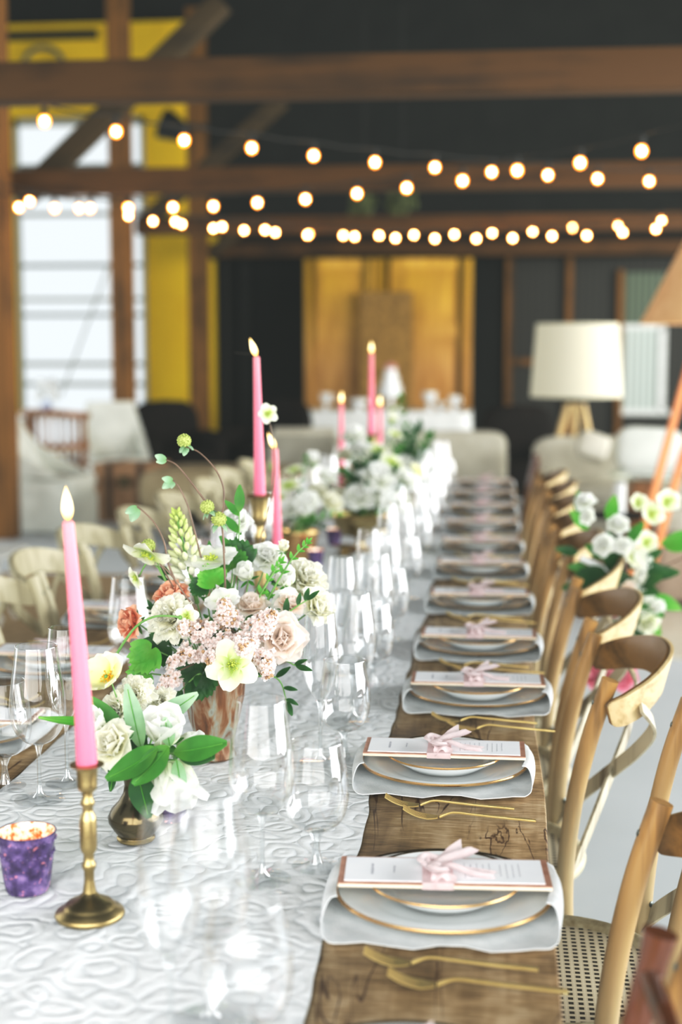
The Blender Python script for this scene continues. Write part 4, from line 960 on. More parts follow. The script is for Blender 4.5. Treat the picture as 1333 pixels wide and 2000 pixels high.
# ================================================================== CHAIRS
def make_chair(wood_, rail_, strap_, seat_pale, back_):
    t = thing('cross_back_chair', '', 'chair')
    post_pts = lambda s: [(.215,s*.20,0),(.185,s*.195,.2),(.168,s*.197,.43),(.178,s*.205,.60),(.208,s*.216,.76),(.246,s*.222,.885)]
    for s in (-1,1):
        c = cr(post_pts(s),6); n = len(c)
        MB().tube(c,[.0135+.0035*min(1,i/(n*.35)) for i in range(n)],14).build('back_post', wood_, t)
        for q,d in (((.231,s*.2205,.835),(-1,0,.25)),((.170,s*.2005,.51),(.75,-s*.65,0)),((.168,s*.198,.47),(.75,-s*.65,0))):
            b = MB(); d = V(d).normalized(); b.lathe([(0,0.0),(.006,0),(.006,.003),(.003,.0045),(0,.0045)],10,TR(V(q)+d*.0150)@rot_to(d))
            b.build('bolt', M['bolt'], t)
        MB().tube(cr([(-.185,s*.165,0),(-.17,s*.165,.22),(-.15,s*.16,.435)],5),[.012]*4+[.015]*7,12).build('front_leg', wood_, t)
    rp = cr([(.240,-.246,.822),(.272,-.236,.832),(.318,-.19,.852),(.356,-.10,.870),(.368,0,.875),(.356,.10,.870),(.318,.19,.852),(.272,.236,.832),(.240,.246,.822)],6)
    n = len(rp); nr = [V((p.x-.10,p.y*1.0,-0.02)) for p in rp]
    MB().ribbon(rp,[V((0.25,0,1)).cross((rp[min(i+1,n-1)]-rp[max(i-1,0)])) for i in range(n)],[.035+.043*math.sin(PI*i/(n-1))**.55 for i in range(n)],.007).build('rail_facing', rail_, t, bevel=0.001)
    ro = [p+V((p.x-.10,p.y,0)).normalized()*.0075 for p in rp]
    MB().ribbon(ro,[V((0.25,0,1)).cross((rp[min(i+1,n-1)]-rp[max(i-1,0)])) for i in range(n)],[.036+.043*math.sin(PI*i/(n-1))**.55 for i in range(n)],.0085).build('top_rail', back_, t, bevel=0.0025)  # outer layer split off so the lit side can have a paler colour
    for s in (-1,1):
        c = cr([(.304,s*.230,.836),(.334,s*.188,.785),(.314,s*.10,.715),(.272,0,.640),(.228,-s*.10,.565),(.190,-s*.175,.500),(.165,-s*.198,.458)],6)
        MB().ribbon(c,[V((1,.15*s,.35))]*len(c),.031,.007).build('cross_strap', strap_, t, bevel=0.001)
    # seat: bent hoop, woven cane, apron
    hoop = [(.225*math.cos(a)*(1 if math.cos(a)<0 else .9),.218*math.sin(a),.452) for a in [2*PI*k/48 for k in range(49)]]
    MB().tube(hoop,.019,12,False,flat=1.0).build('seat_rim', seat_pale, t)
    b = MB(); vs = [(0,0,.462)]+[(p[0]*.93,p[1]*.93,.458) for p in hoop[:48]]
    b.add(vs,[(0,1+k,1+(k+1)%48) for k in range(48)]); b.build('cane_seat', M['cane'], t)
    MB().lathe([(.150,.20),(.158,.194),(.166,.20),(.158,.206),(.150,.20)],36).build('stretcher_hoop', strap_, t)
    return t
P_ch = make_chair(M['chair_wood'], M['chair_rail'], M['chair_strap'], M['pale_wood'], M['rail_lit_side'])
P_pale = make_chair(M['pale_wood'], M['pale_wood'], M['pale_wood'], M['pale_wood'], M['pale_wood'])
ROW = 'cross-back chairs along the bare-wood edge'
jit = {0:(-.015,1.76,0),1:(.10,2.36,0.0),2:(-.032,2.95,0),3:(-.035,3.56,0.02),4:(-.03,4.18,0),5:(-.05,4.79,-.02)}
for k in range(0,10):
    x, y, rz = jit.get(k,(-.045+.015*math.sin(k*2.7),1.8+.6*k,.03*math.sin(k*1.9)))
    extra = ['closest to the camera','pulled out from the table','with pink blooms seen through its back','with flowers behind it','carrying the hanging flowers','just past the hanging flowers'][k] if k < 6 else 'blurred'
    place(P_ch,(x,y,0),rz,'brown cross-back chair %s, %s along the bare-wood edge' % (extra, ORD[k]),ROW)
for k in range(0,9):
    x = -1.055 + (0.02*math.sin(k*2.4)); y = [3.0,3.6,4.11,4.70,5.3,5.9,6.5,7.1,7.7][k]
    x += [0,0,.012,-.07,-.01,0,0,0,0][k]
    place(P_pale,(x,y,0),PI+.06*math.sin(k*1.7),'pale washed cross-back chair, %s in the row beyond the flowers' % ORD[k],'washed cross-back chairs beyond the flowers')
def mahogany(label, loc, rz):
    t = thing('bamboo_style_chair', label, 'chair', loc, rz, 'glossy mahogany chairs at the ends of the row')
    for s in (-1,1):
        c = cr([(.20,s*.19,0),(.175,s*.19,.45),(.20,s*.195,.68),(.252,s*.20,.93)],6); n = len(c)
        MB().tube(c,[.0155+.0028*(1 if i%6==0 else 0) for i in range(n)],14).build('back_post', M['mahogany'], t)
        MB().tube(cr([(-.19,s*.19,0),(-.18,s*.19,.45)],5),.016,12).build('front_leg', M['mahogany'], t)
    for z,x in ((.885,.242),(.80,.222),(.56,.184)): MB().tube([(x,-.195,z),(x+.012,0,z),(x,.195,z)],.012,10).build('back_rail', M['mahogany'], t)
    for y in (-.13,-.065,0,.065,.13): MB().tube([(.188,y,.56),(.205,y,.68),(.232,y,.80)],.008,8).build('spindle', M['mahogany'], t)
    MB().cush((0,0,.455),(.40,.41,.04),None,.2).build('seat', M['mahogany'], t)
    for y in (-.19,.19): MB().tube([(-.185,y,.2),(.19,y,.2)],.010,8).build('stretcher', M['mahogany'], t)
mahogany('glossy dark mahogany chair cut off at the camera end of the row',(-.085,1.215,0),0)
mahogany('glossy red-brown chair at the distant end of the row',(-.06,7.85,0),0)
# ================================================================== FLOWERS
def petal(mb, Mx, Ln, W, cup=0.3, bend=0.5, ruff=0.0, fr=6, ph=0.0, nu=7, nv=6, we=0.75, notch=0.0, fold=0.0, base=0.06):
    def fn(i, j):
        v = 2*j-1; s = base + (1-base)*i*0.985
        w = W/2*math.sin(PI*min(1,s**0.8*0.93+0.03))**we
        a = bend*i; 
        if abs(bend) > 1e-3: y = Ln*math.sin(a)/bend; z = Ln*(1-math.cos(a))/bend
        else: y = Ln*i; z = 0
        y -= notch*Ln*(1-abs(v))*max(0,i-0.8)*4
        z += cup*w*v*v + fold*w*abs(v) + ruff*Ln*i*i*math.sin(v*fr+ph)
        return (v*w, y, z, i)
    return mb.grid(fn, nu, nv, Mx)
def fM(p, d, roll=0.0): return TR(p) @ rot_to(d, roll)
def rose_mb(r, rr, open_=1.0, ruff=0.05):
    b = MB()
    for n, tilt, l, w, cup, bend in ((3,88,.72,.75,.75,.55),(4,80,.84,.95,.6,.25),(5,66,.95,1.15,.5,-.15),(5,48*open_,1.02,1.25,.4,-.45),(6,26*open_,1.06,1.3,.3,-.6)):
        o = rr.uniform(0,6)
        for k in range(n):
            a = o+2*PI*k/n+rr.uniform(-.15,.15)
            Mx = RZ(a) @ TR((0,r*.06,0)) @ RX(math.radians(tilt+rr.uniform(-6,6)))
            petal(b, Mx, r*l*rr.uniform(.92,1.05), r*w, cup, bend, ruff, 5, rr.uniform(0,6))
    return b
def carn_mb(r, rr, n=46):
    b = MB()
    for k in range(n):
        t_ = k/n; tilt = 88-78*t_**.9; a = k*2.39996
        petal(b, RZ(a)@TR((0,r*.10*t_,-r*.25*t_))@RX(math.radians(tilt+rr.uniform(-9,9))), r*lerp(.80,1.0,t_)*rr.uniform(.9,1.06), r*.62, .35, -.25, .09, 9, rr.uniform(0,6), 6, 7, .55, 0, 0)
    return b
def helle(r, rr, n=5, tilt=18, wide=1.15, cup=.28, bend=.35, ruff=.03, cr_=None):
    b = MB()
    for k in range(n):
        a = 2*PI*k/n+rr.uniform(-.12,.12)
        petal(b, RZ(a)@TR((0,r*.08,.002*(k%2)))@RX(math.radians(tilt+rr.uniform(-8,8))), r*rr.uniform(.9,1.05), r*wide, cup, bend, ruff, 4, rr.uniform(0,6), 8, 8, .6)
    return b
def stamens(r, rr, n=26, h=.5):
    b = MB()
    for k in range(n):
        a = rr.uniform(0,2*PI); q = r*math.sqrt(rr.uniform(0.05,1)); z = r*h*rr.uniform(.6,1.2)
        p = V((q*math.cos(a),q*math.sin(a),z)); b.tube([(p.x*.4,p.y*.4,0),p],r*.045,4); b.ell(p,r*.12,None,5,4)
    b.ell((0,0,r*.3),(r*.3,r*.3,r*.45),None,8,5)
    return b
def floret(b, Mx, r, n=4, open_=0.35):
    for k in range(n):
        m_ = Mx@RZ(2*PI*k/n)@RX(open_)
        b.add([(0,0,0),(-.42*r,.45*r,.05*r),(-.3*r,.92*r,.12*r),(0,1.02*r,.04*r),(.3*r,.92*r,.12*r),(.42*r,.45*r,.05*r),(0,.5*r,-.06*r)],
              [(0,6,1),(1,6,2),(2,6,3),(3,6,4),(4,6,5),(5,6,0)], m_, [0,.6,1,1,1,.6,.45])
def leaf_mb(b, Mx, Ln, W, bend=.6, fold=.18, ruff=0.02):
    petal(b, Mx, Ln, W, 0.0, bend, ruff, 3, 0, 9, 4, .95, 0, fold, 0.0)
def lobed(b, Mx, r, rr):
    for a in (-1.05,-.5,0,.5,1.05):
        petal(b, Mx@RZ(a), r*(1-.18*abs(a)), r*.62, .1, .35, .05, 7, rr.uniform(0,6), 7, 6, .55, .12)
def stem(pts, r, m, t, o, name='stem', rt=None):
    c = cr(pts,6); n = len(c); MB().tube(c,[lerp(r,rt or r*.75,i/(n-1)) for i in range(n)],7).build(name, m, t, o)

FR = random.Random(21)
def flower(kind, label, p, face, r, group, root, smat='stem_green', petalm=None, centerm=None, roll=None, mid=None, sr=.0018, stemless=False):
    rr = random.Random(FR.randint(0,10**6)); p = V(p); d = V(face).normalized(); roll = rr.uniform(0,6) if roll is None else roll
    cat = 'leaves' if kind in ('lobed','sprig','leafs') else 'flower'
    nm = {'rose':'rose','carn':'carnation','helle':'hellebore','poppy':'poppy','anem':'anemone','lilac':'lilac_spray','pod':'scabiosa_pod','hyac':'hyacinth','sprig':'leaf_sprig','lobed':'lobed_leaf','peony':'peony','leafs':'leaf_sprig','mag':'magnolia'}[kind]
    t = thing(nm, label, cat, p, 0, group); Mx = rot_to(d, roll); o = V((0,0,0))
    P = petalm
    if kind == 'rose': rose_mb(r, rr).build('petals', M[P or 'white_petal'], t, angle=180)
    elif kind == 'peony': rose_mb(r, rr, 1.25, .10).build('petals', M[P or 'white_petal'], t, angle=180)
    elif kind == 'carn': carn_mb(r, rr).build('petals', M[P or 'cream_petal'], t, angle=180)
    elif kind in ('helle','poppy','anem'):
        n, tl, wd, cp, bd, rf = {'helle':(5,12,.98,.22,-.35,.03),'poppy':(6,22,1.3,.35,.25,.08),'anem':(6,4,1.2,.1,.15,.05)}[kind]
        helle(r, rr, n, tl, wd, cp, bd, rf).build('petals', M[P or 'lime_petal'], t, angle=180)
        stamens(r*(.26 if kind!='poppy' else .30), rr, 30, .6).build('stamens', M[centerm or 'lime_center'], t)
        if kind == 'poppy': MB().ell((0,0,r*.16),(r*.09,r*.09,r*.14),None,8,6).build('pistil', M['stem_green'], t)
    elif kind == 'mag':
        b = MB()
        for n, tilt, l, w in ((3,76,1.0,.85),(4,55,1.1,.95)):
            for k in range(n): petal(b, RZ(2*PI*k/n+n)@TR((0,r*.05,0))@RX(math.radians(tilt+rr.uniform(-8,8))), r*l*1.15, r*w*1.25, .55, .25, .03, 3, rr.uniform(0,6), 9, 8, .55)
        b.build('petals', M[P or 'white_petal'], t, angle=180)
    elif kind == 'pod':
        b = MB().ell((0,0,0),r,None,14,10)
        for k in range(60):
            z = 1-2*(k+.5)/60; a = k*2.39996; q = math.sqrt(1-z*z); b.ell((r*q*math.cos(a),r*q*math.sin(a),r*z),r*.17,None,5,4)
        b.build('seed_head', M['pod'], t)
        b = MB()
        for k in range(4): leaf_mb(b, RZ(k*1.6)@TR((0,r*.3,-r*.7))@RX(-.5), r*1.5, r*.8, -.5)
        b.build('sepals', M['leaf_pale'], t, angle=180)
    if kind in ('rose','peony','carn','helle','poppy','anem','mag','pod'):
        for ch in t.children: ch.matrix_basis = Mx
        if kind in ('rose','peony','mag','carn') :
            b = MB()
            for k in range(5): leaf_mb(b, RZ(k*1.26)@TR((0,r*.1,-r*.12))@RX(-.2), r*.7, r*.25, .3)
            c_ = b.build('sepals', M['leaf'], t, angle=180); c_.matrix_basis = Mx
    if kind == 'lilac':
        axis = d; nb = max(24,int(165*(r/.05)**1.2)); b = MB(); bb = MB(); tw = MB()
        for k in range(nb):
            tt = rr.uniform(0,1)**.8; rad = r*.62*(1-tt*.72)*math.sqrt(rr.uniform(.15,1)); a = rr.uniform(0,2*PI)
            q = Mx@V((rad*math.cos(a),rad*math.sin(a),r*(1.9*tt-.7))); out = (Mx.to_3x3()@V((math.cos(a),math.sin(a),.5))+V((0,-.5,.3))).normalized()
            if rr.random() < .62+.3*(1-tt): floret(b, fM(q,out,rr.uniform(0,6)), rr.uniform(.0056,.0082), 4, rr.uniform(.1,.6))
            else: bb.ell(q, rr.uniform(.0022,.0036), None, 6, 5)
            if k%2==0: tw.tube([Mx@V((0,0,r*(1.9*tt-.95))),q-out*.003],.0006,4)
        for k in range(nb//3):
            tt = rr.uniform(.5,1.05); rad = r*.35*(1.2-tt); a = rr.uniform(0,2*PI); bb.ell(Mx@V((rad*math.cos(a),rad*math.sin(a),r*(1.9*tt-.7))), rr.uniform(.0022,.0034), None, 6, 5)
        b.build('blossom', M[P or 'lilac_petal'], t, angle=180); bb.build('buds', M['bud_petal'], t); tw.build('twigs', M['stem_brown'], t)
    if kind == 'hyac':
        b = MB(); H_ = r*3.3
        for k in range(64):
            tt = k/63; a = k*2.39996; rad = r*.95*(1-tt)**.6+r*.08; z = H_*tt
            s_ = lerp(1.0,.42,tt); out = V((math.cos(a),math.sin(a),lerp(.55,2.2,tt))).normalized()
            q = V((rad*.45*math.cos(a),rad*.45*math.sin(a),z))
            L_ = r*.72*s_; prof = [(0,0),(.13,.1),(.24,.4),(.25,.62),(.14,.88),(0,1.0)]
            b.lathe([(x*L_*.95,zz*L_*1.15) for x,zz in prof],8,fM(q,out))
        for i_ in range(len(b.v)): b.t[i_] = min(1,max(0,1.05-b.v[i_].z/H_))
        c_ = b.build('buds', M['hyac_petal'], t); c_.matrix_basis = Mx
        c_ = MB().tube([(0,0,-r),(0,0,H_*.97)],[r*.11,r*.05],8).build('stalk', M['stem_green'], t); c_.matrix_basis = Mx
    if kind == 'lobed':
        b = MB(); lobed(b, Mx, r, rr); b.build('blade', M[P or 'leaf_lime'], t, angle=180)
    if kind in ('sprig','leafs'):      # stem from root to p, leaves along it
        rt = V(root) - p; b = MB(); mm = (V(mid)-p) if mid is not None else rt*.5+V((0,0,.02)); c = cr([rt,mm,V((0,0,0))],8); n = len(c)
        MB().tube(c,[lerp(sr*1.2,sr*.6,i/(n-1)) for i in range(n)],7).build('stem', M[smat], t)
        k = 0
        for i in range(int(n*.35),n):
            tg = (c[i]-c[i-1]).normalized(); side = tg.cross(V((0,-.6,.5)) if k%2 else V((0,.6,-.5))).normalized()
            lm = r*lerp(1.0,.55,(i/(n-1)))*rr.uniform(.85,1.1)
            if (i%2==0 if kind=='sprig' else i%3==0):
                for sgn in ((1,-1) if kind=='sprig' else ((1,) if (i//3)%2 else (-1,))):
                    dr = (tg*.9+side*sgn+V((0,-.25,.25))).normalized(); up = (V((0,-.6,.7))-dr*V((0,-.6,.7)).dot(dr)).normalized(); xx = dr.cross(up)
                    leaf_mb(b, TR(c[i])@Matrix((xx,dr,up)).transposed().to_4x4(), lm, lm*(.44 if kind=='sprig' else .40), rr.uniform(-.6,.3))
            k += 1
        dr = (c[-1]-c[-2]).normalized(); up = (V((0,-.6,.7))-dr*V((0,-.6,.7)).dot(dr)).normalized(); leaf_mb(b, TR(c[-1])@Matrix((dr.cross(up),dr,up)).transposed().to_4x4(), r*.7, r*.28, .2)
        b.build('leaves', M[P or 'leaf'], t, angle=180)
    elif not stemless and root is not None:
        rt = V(root)-p; q0 = -d*r*(.25 if kind!='lilac' else .8)
        if kind == 'hyac': q0 = -d*r
        mm = (V(mid)-p) if mid is not None else (q0*2.2+rt*.45)
        stem([rt,mm,q0], sr, M[smat], t, None)
    return t
M['hyac_petal'] = petalmat('hyacinth_bud', [(0, s2l(196,214,120)), (0.5, s2l(232,238,190)), (1, s2l(248,248,240))], 0.25)

# ------------------------------------------------------------------ first big arrangement
pb = atz(420,1478,ZR); PX, PY = pb.x, pb.y
t = thing('flower_pot', 'rust-streaked terracotta goblet pot holding the first big flower arrangement', 'pot', (PX,PY,ZR))
prof = [(0,0),(.036,0),(.040,.004),(.038,.010),(.033,.022),(.036,.04),(.047,.075),(.055,.115),(.058,.150),(.0585,.166),(.055,.167),(.052,.14),(.03,.05),(0,.045)]
MB().lathe([(p.x if p.x>1e-4 else 0,p.z) for p in [V((r,0,z)) for r,z in prof]],48,None,lambda a,z: 1+.008*math.sin(a*5+z*60)).build('body', M['terracotta'], t)
MB().lathe([(.056,.1635),(.0595,.166),(.0585,.1705),(.0545,.1695),(.056,.1635)],48).build('rim', M['terracotta'], t)
ZP = ZR+.155; root = lambda: (PX+FR.uniform(-.02,.02), PY+FR.uniform(-.02,.02), ZP-.02)
def f1(kind, label, u, v, dY, rpx, face, **k):
    Y = PY+dY; p = at(u,v,Y); g = k.pop('group','flowers in the terracotta pot'); rt = k.pop('root_',None)
    return flower(kind, label, p, face, rpx*Y/FPX, g, rt if rt is not None else root(), **k)
C_ = (-.1,-1,.25)
f1('carn','round cream carnation nearest the coral ranunculus, in the terracotta pot',338,1208,-.10,56,(-.35,-1,.55),petalm='cream_petal')
f1('peony','coral ranunculus at the outer edge of the terracotta pot flowers',264,1218,-.04,38,(-.7,-.7,.25),petalm='peach_petal')
f1('peony','coral ranunculus tucked behind the round cream carnation',338,1172,-.02,40,(-.2,-.5,1),petalm='peach_petal')
f1('rose','large blush rose at the glass side of the terracotta pot flowers',548,1248,-.06,52,(.35,-1,.35),petalm='blush_petal')
f1('rose','blush rose above the lilac, in the terracotta pot',492,1190,.0,36,(.05,-.5,1),petalm='blush_petal')
f1('rose','pale pink rose bud beside the large blush rose',566,1186,.01,32,(.3,-.5,1),petalm='blush_petal')
f1('helle','cream hellebore with lime centre hanging over the pot rim',455,1300,-.19,52,(.12,-1,.45),petalm='lime_petal',roll=.5)
f1('helle','drooping green-white hellebore on the outer side of the hyacinth',290,1080,-.04,52,(-.3,-.5,-.75),petalm='lime_petal',mid=at(335,1140,PY-.03),smat='stem_brown')
f1('helle','small green hellebore bud below the drooping hellebore',266,1128,0,24,(-.6,-.6,-.3),petalm='lime_petal',mid=at(310,1110,PY))
f1('pod','round green scabiosa pod resting on the drooping hellebore',290,1066,-.03,13,(0,0,1),mid=at(318,1120,PY-.01),sr=.0012)
f1('hyac','white and lime hyacinth spike standing over the carnation',376,1138,.03,44,(-.20,-.1,1))
f1('anem','flat white anemone petals seen edge-on above the lilac',412,1094,.02,52,(.05,-.34,1),petalm='white_petal',mid=at(420,1150,PY+.02),sr=.003)
f1('anem','white bloom lying low between carnation and lilac',436,1176,-.08,36,(-.1,-.6,1),petalm='white_petal')
f1('helle','tiny green hellebore face between carnation and lilac',366,1204,-.14,24,(.1,-1,.2),petalm='lime_petal',group='flowers in the terracotta pot')
for k,(u,v,dY,rpx,face,lab) in enumerate((
    (398,1232,-.12,54,(-.55,-.75,.25),'pinkish lilac spray next to the cream carnation'),
    (450,1215,-.10,56,(-.05,-.7,.75),'pinkish lilac spray at the crown of the lilac mound'),
    (512,1222,-.11,54,(.45,-.7,.5),'pinkish lilac spray next to the blush roses'),
    (430,1272,-.15,50,(-.2,-1,-.1),'pinkish lilac spray just above the hanging hellebore'),
    (515,1292,-.14,46,(.35,-1,-.35),'pinkish lilac spray drooping at the glass side'),
    (368,1276,-.13,42,(-.6,-.8,-.25),'pinkish lilac spray drooping over the lobed leaves'),
    (330,1330,-.12,34,(-.5,-.7,-.6),'small brownish lilac spray hanging lowest by the pot'),
    (478,1262,-.16,48,(.1,-1,.15),'pinkish lilac spray in the middle of the mound'))):
    f1('lilac',lab,u,v,dY,rpx,face,smat='stem_brown')
f1('rose','white rose behind the brass stem of the tall candlestick',463,1026,.16,34,(-.1,-.6,.8),petalm='white_petal')
f1('rose','white rose in front of the hidden candlestick, upper of the side blooms',522,1094,.14,38,(.1,-.7,.7),petalm='white_petal')
f1('carn','ruffled white carnation nearest the blue-purple votive',594,1136,.12,54,(.5,-.6,.6),petalm='cream_petal')
f1('rose','white rose low beside the pointed dark leaves',560,1180,.04,34,(.3,-.8,.4),petalm='white_petal')
f1('rose','cream rose at the outermost glass side of the pot flowers',616,1188,.08,42,(.7,-.6,.4),petalm='cream_petal')
f1('mag','white tulip bloom above the blush rose bud',556,1140,.06,34,(.2,-.6,.8),petalm='white_petal')
f1('mag','white bud beside the purple-side snapdragon sprig',553,1076,.12,18,(.2,-.3,1),petalm='cream_petal')
f1('mag','white tulip beside the brass stem',484,1130,.05,30,(-.2,-.6,.9),petalm='white_petal')
f1('helle','white-green blossom high on its own stem behind the tall candle',524,808,.50,20,(.1,-.9,.3),petalm='lime_petal',mid=at(533,960,PY+.45),smat='stem_brown',sr=.0015)
# wiry pod and leaf stems
f1('pod','round green scabiosa pod at the very top of the arching stem',360,861,-.02,13,(-.2,0,1),smat='stem_brown',mid=None,stemless=True)
def wire(label, pts, dY, leaf=None, r=.0013):
    P = [at(u,v,PY+dY) for u,v in pts]; t = thing('wiry_stem', label, 'stem', P[-1], 0, 'wiry stems in the terracotta pot'); o = P[-1]
    c = cr(P,8); n = len(c); MB().tube(c,[lerp(r,r*1.5,i/(n-1)) for i in range(n)],8).build('stem', M['stem_brown'], t, o)
    if leaf:
        b = MB(); q = P[0]; rr = random.Random(len(label))
        for dx, dz, s, bd in leaf:
            dr = V((dx,-.35,dz)).normalized(); up = (V((.2,-1,.35))-dr*V((.2,-1,.35)).dot(dr)).normalized()
            petal(b, TR(q)@Matrix((dr.cross(up),dr,up)).transposed().to_4x4(), s, s*.62, -.25, bd, .04, 4, 1, 8, 6, .9, 0, .2)
        b.build('leaf', M['leaf_pale'], t, o, angle=180)
    return t
wire('arching brown stem curling over with the topmost green pod',[(364,873),(390,884),(420,915),(436,950),(437,985),(434,1012),(438,1090),(440,1160),(432,1200)],-.02,[(-.2,-1,.019,.5),(.4,-.8,.012,.4)])
wire('brown wiry stem with one pale two-lobed leaf, aiming at the topmost pod',[(325,898),(345,908),(372,940),(398,975),(420,1008)],-.02,[(-1,.35,.024,.6),(-.9,-.25,.020,.5)])
wire('pale wiry stem with ivy-like leaf above the hyacinth',[(338,938),(350,952),(366,985),(376,1020),(388,1068),(400,1120)],.02,[(-.8,-.7,.026,.5),(-1,.15,.022,.5),(-.1,-1,.018,.6)])
wire('dark wiry stem with ivy-like leaf bending out toward the pink candle',[(268,990),(285,1003),(305,1026),(321,1060),(328,1098),(345,1140)],-.03,[(-.8,-.5,.026,.6),(-.3,-1,.032,.6)])
wire('dark thin stem crossing from the drooping hellebore to the lilac',[(318,1105),(340,1130),(360,1160),(382,1188)],-.10)
f1('pod','green scabiosa pod, upper of the pair beside the arching stem',405,990,-.02,13,(-.3,0,.8),stemless=True)
f1('pod','green scabiosa pod, lower of the pair beside the arching stem',428,1014,-.02,14,(0,-.2,1),stemless=True)
for k,(u,v,lab) in enumerate(((405,990,'short brown stalk under the upper paired pod'),)):
    wire(lab,[(410,996),(424,1012),(434,1030),(439,1080)],-.015)
# curved green stalk in front
P = [at(u,v,PY-.15) for u,v in ((352,1206),(330,1203),(300,1205),(268,1222),(240,1258),(218,1296),(200,1330))]
t = thing('curved_stalk', 'smooth green stalk arching in front of the coral ranunculus', 'stem', P[-1]); c = cr(P,8)
MB().tube(c,[lerp(.0016,.0026,i/(len(c)-1)) for i in range(len(c))],8).build('stem', M['stem_green'], t, P[-1]); MB().ell(P[0]-P[-1],.004,None,8,5).build('tip', M['stem_green'], t)
# greens
f1('lobed','bright lobed leaf below the cream carnation',296,1268,-.09,60,(-.3,-1,.3),petalm='leaf_lime',roll=2.6)
f1('lobed','bright lobed leaf lower, above the yellow poppy',288,1316,-.10,52,(-.3,-1,.2),petalm='leaf_lime',roll=2.2)
f1('lobed','dark lobed leaf behind the round cream carnation',326,1262,-.05,56,(-.2,-1,.4),petalm='leaf_dark',roll=2.0)
f1('lobed','fresh lobed leaf beside the topmost anemone petals',440,1118,.03,38,(.1,-.9,.4),petalm='leaf',roll=1.2)
f1('lobed','deep green lobed leaf between hyacinth and anemone',398,1140,-.01,34,(-.1,-.9,.4),petalm='leaf_dark',roll=2.4)
f1('lobed','dark lobed leaf deep inside the lilac mound',452,1262,-.04,46,(0,-1,.2),petalm='leaf_dark',roll=1)
f1('lobed','dark lobed leaf under the carnation edge of the lilac',380,1296,-.06,44,(-.2,-1,.1),petalm='leaf_dark',roll=2.5)
f1('lobed','dark lobed leaf between lilac and large blush rose',505,1262,-.03,46,(.2,-1,.2),petalm='leaf_dark',roll=4)
f1('lobed','dark lobed leaf at the pot rim, under the lilac',396,1318,-.07,54,(-.2,-1,.1),petalm='leaf_dark',roll=3.1)
f1('lobed','fresh lobed leaf between anemone and brass stem',420,1140,-.02,46,(.1,-.8,.6),petalm='leaf_lime',roll=.5)
f1('lobed','fresh lobed leaf under the white rose by the brass stem',452,1112,.05,52,(0,-.8,.6),petalm='leaf',roll=0)
f1('lobed','dark lobed leaf beside the white tulip and brass stem',470,1100,.08,54,(.2,-.9,.3),petalm='leaf_dark',roll=.3)
f1('leafs','upright pointed green leaves beside the brass stem',468,1000,.10,78,(0,0,1),mid=at(462,1110,PY+.08),petalm='leaf',sr=.002)
f1('sprig','snapdragon-like leafy sprig reaching toward the blue-purple votive',600,1062,.02,24,(0,0,1),mid=at(552,1120,PY+.02),petalm='leaf_lime',sr=.002)
f1('sprig','leafy sprig below the shorter pink candle',548,1100,0,26,(0,0,1),mid=at(510,1160,PY),petalm='leaf_lime',sr=.002)
f1('leafs','pointed dark leaves beside the low white rose',600,1172,-.02,46,(1,0,.5),mid=at(548,1210,PY-.02),petalm='leaf_dark')
f1('leafs','pointed dark green leaves under the large blush rose',578,1300,-.06,52,(.5,-.2,-.5),mid=at(530,1290,PY-.05),petalm='leaf_dark')
f1('sprig','dark leafy sprig inside the lilac mound',440,1230,-.06,30,(0,-.5,.8),petalm='leaf_dark',mid=at(435,1290,PY-.04))
f1('sprig','dark leafy sprig behind the coral ranunculus',300,1190,.02,34,(-.5,0,.8),petalm='leaf_dark',mid=at(350,1260,PY))
f1('sprig','dark leafy sprig behind the white roses',545,1130,.12,34,(.3,0,.9),petalm='leaf_dark',mid=at(500,1220,PY+.06))
f1('sprig','leafy sprig filling behind the anemone',410,1080,.08,36,(0,0,1),petalm='leaf',mid=at(415,1180,PY+.05))
f1('leafs','dark leaves behind the hyacinth foot',330,1130,.06,50,(-.3,0,1),petalm='leaf_dark',mid=at(370,1210,PY+.05))
f1('leafs','dark leaves spilling over the front pot rim',352,1350,-.08,50,(-.3,-.5,-.5),petalm='leaf_dark',mid=at(390,1316,PY-.08))
f1('leafs','green leaf falling beside the flute at the pot side',560,1370,-.02,50,(.4,-.3,-.8),petalm='leaf_dark',mid=at(530,1320,PY-.04))

# ------------------------------------------------------------------ bud vase arrangement
pv = atz(266,1640,ZR); VX, VY = pv.x, pv.y
t = thing('bud_vase', 'small dark brass bud vase with round belly, beside the short candlestick', 'vase', (VX,VY,ZR))
k_ = .92
MB().lathe([(0,0),(.027,0),(.0285,.004),(.0265,.008),(.034,.018),(.0415,.030),(.0425,.038),(.037,.050),(.026,.062),(.0185,.075),(.0165,.088),(.0185,.102),(.023,.110),(.021,.110),(.015,.09),(0,.08)],40).build('body', M['brass_dark'], t)
MB().lathe([(.0245,0.0005),(.029,.002),(.0295,.005),(.0275,.0075),(.0245,.0005)],36).build('foot_ring', M['brass'], t)
ZV = ZR+.105; G2 = 'flowers in the dark brass bud vase'
rv = lambda: (VX+FR.uniform(-.006,.006), VY+FR.uniform(-.006,.006), ZV-.02)
def f2(kind, label, u, v, dY, rpx, face, **k):
    Y = VY+dY; return flower(kind, label, at(u,v,Y), face, rpx*Y/FPX, G2, rv(), **k)
f2('peony','white ruffled peony closest to the pink candle, in the bud vase',226,1456,-.03,52,(-.3,-.8,.5),petalm='cream_petal')
f2('mag','white cupped bloom high in the middle of the bud vase',318,1452,.0,66,(.15,-.45,1),petalm='white_petal')
f2('mag','white bloom hanging down below the leaves of the bud vase',330,1488,-.04,84,(.35,-.45,-1),petalm='white_petal')
f2('mag','white bloom behind the bud vase leaves, near the terracotta pot',352,1462,.05,50,(.8,-.4,.3),petalm='white_petal')
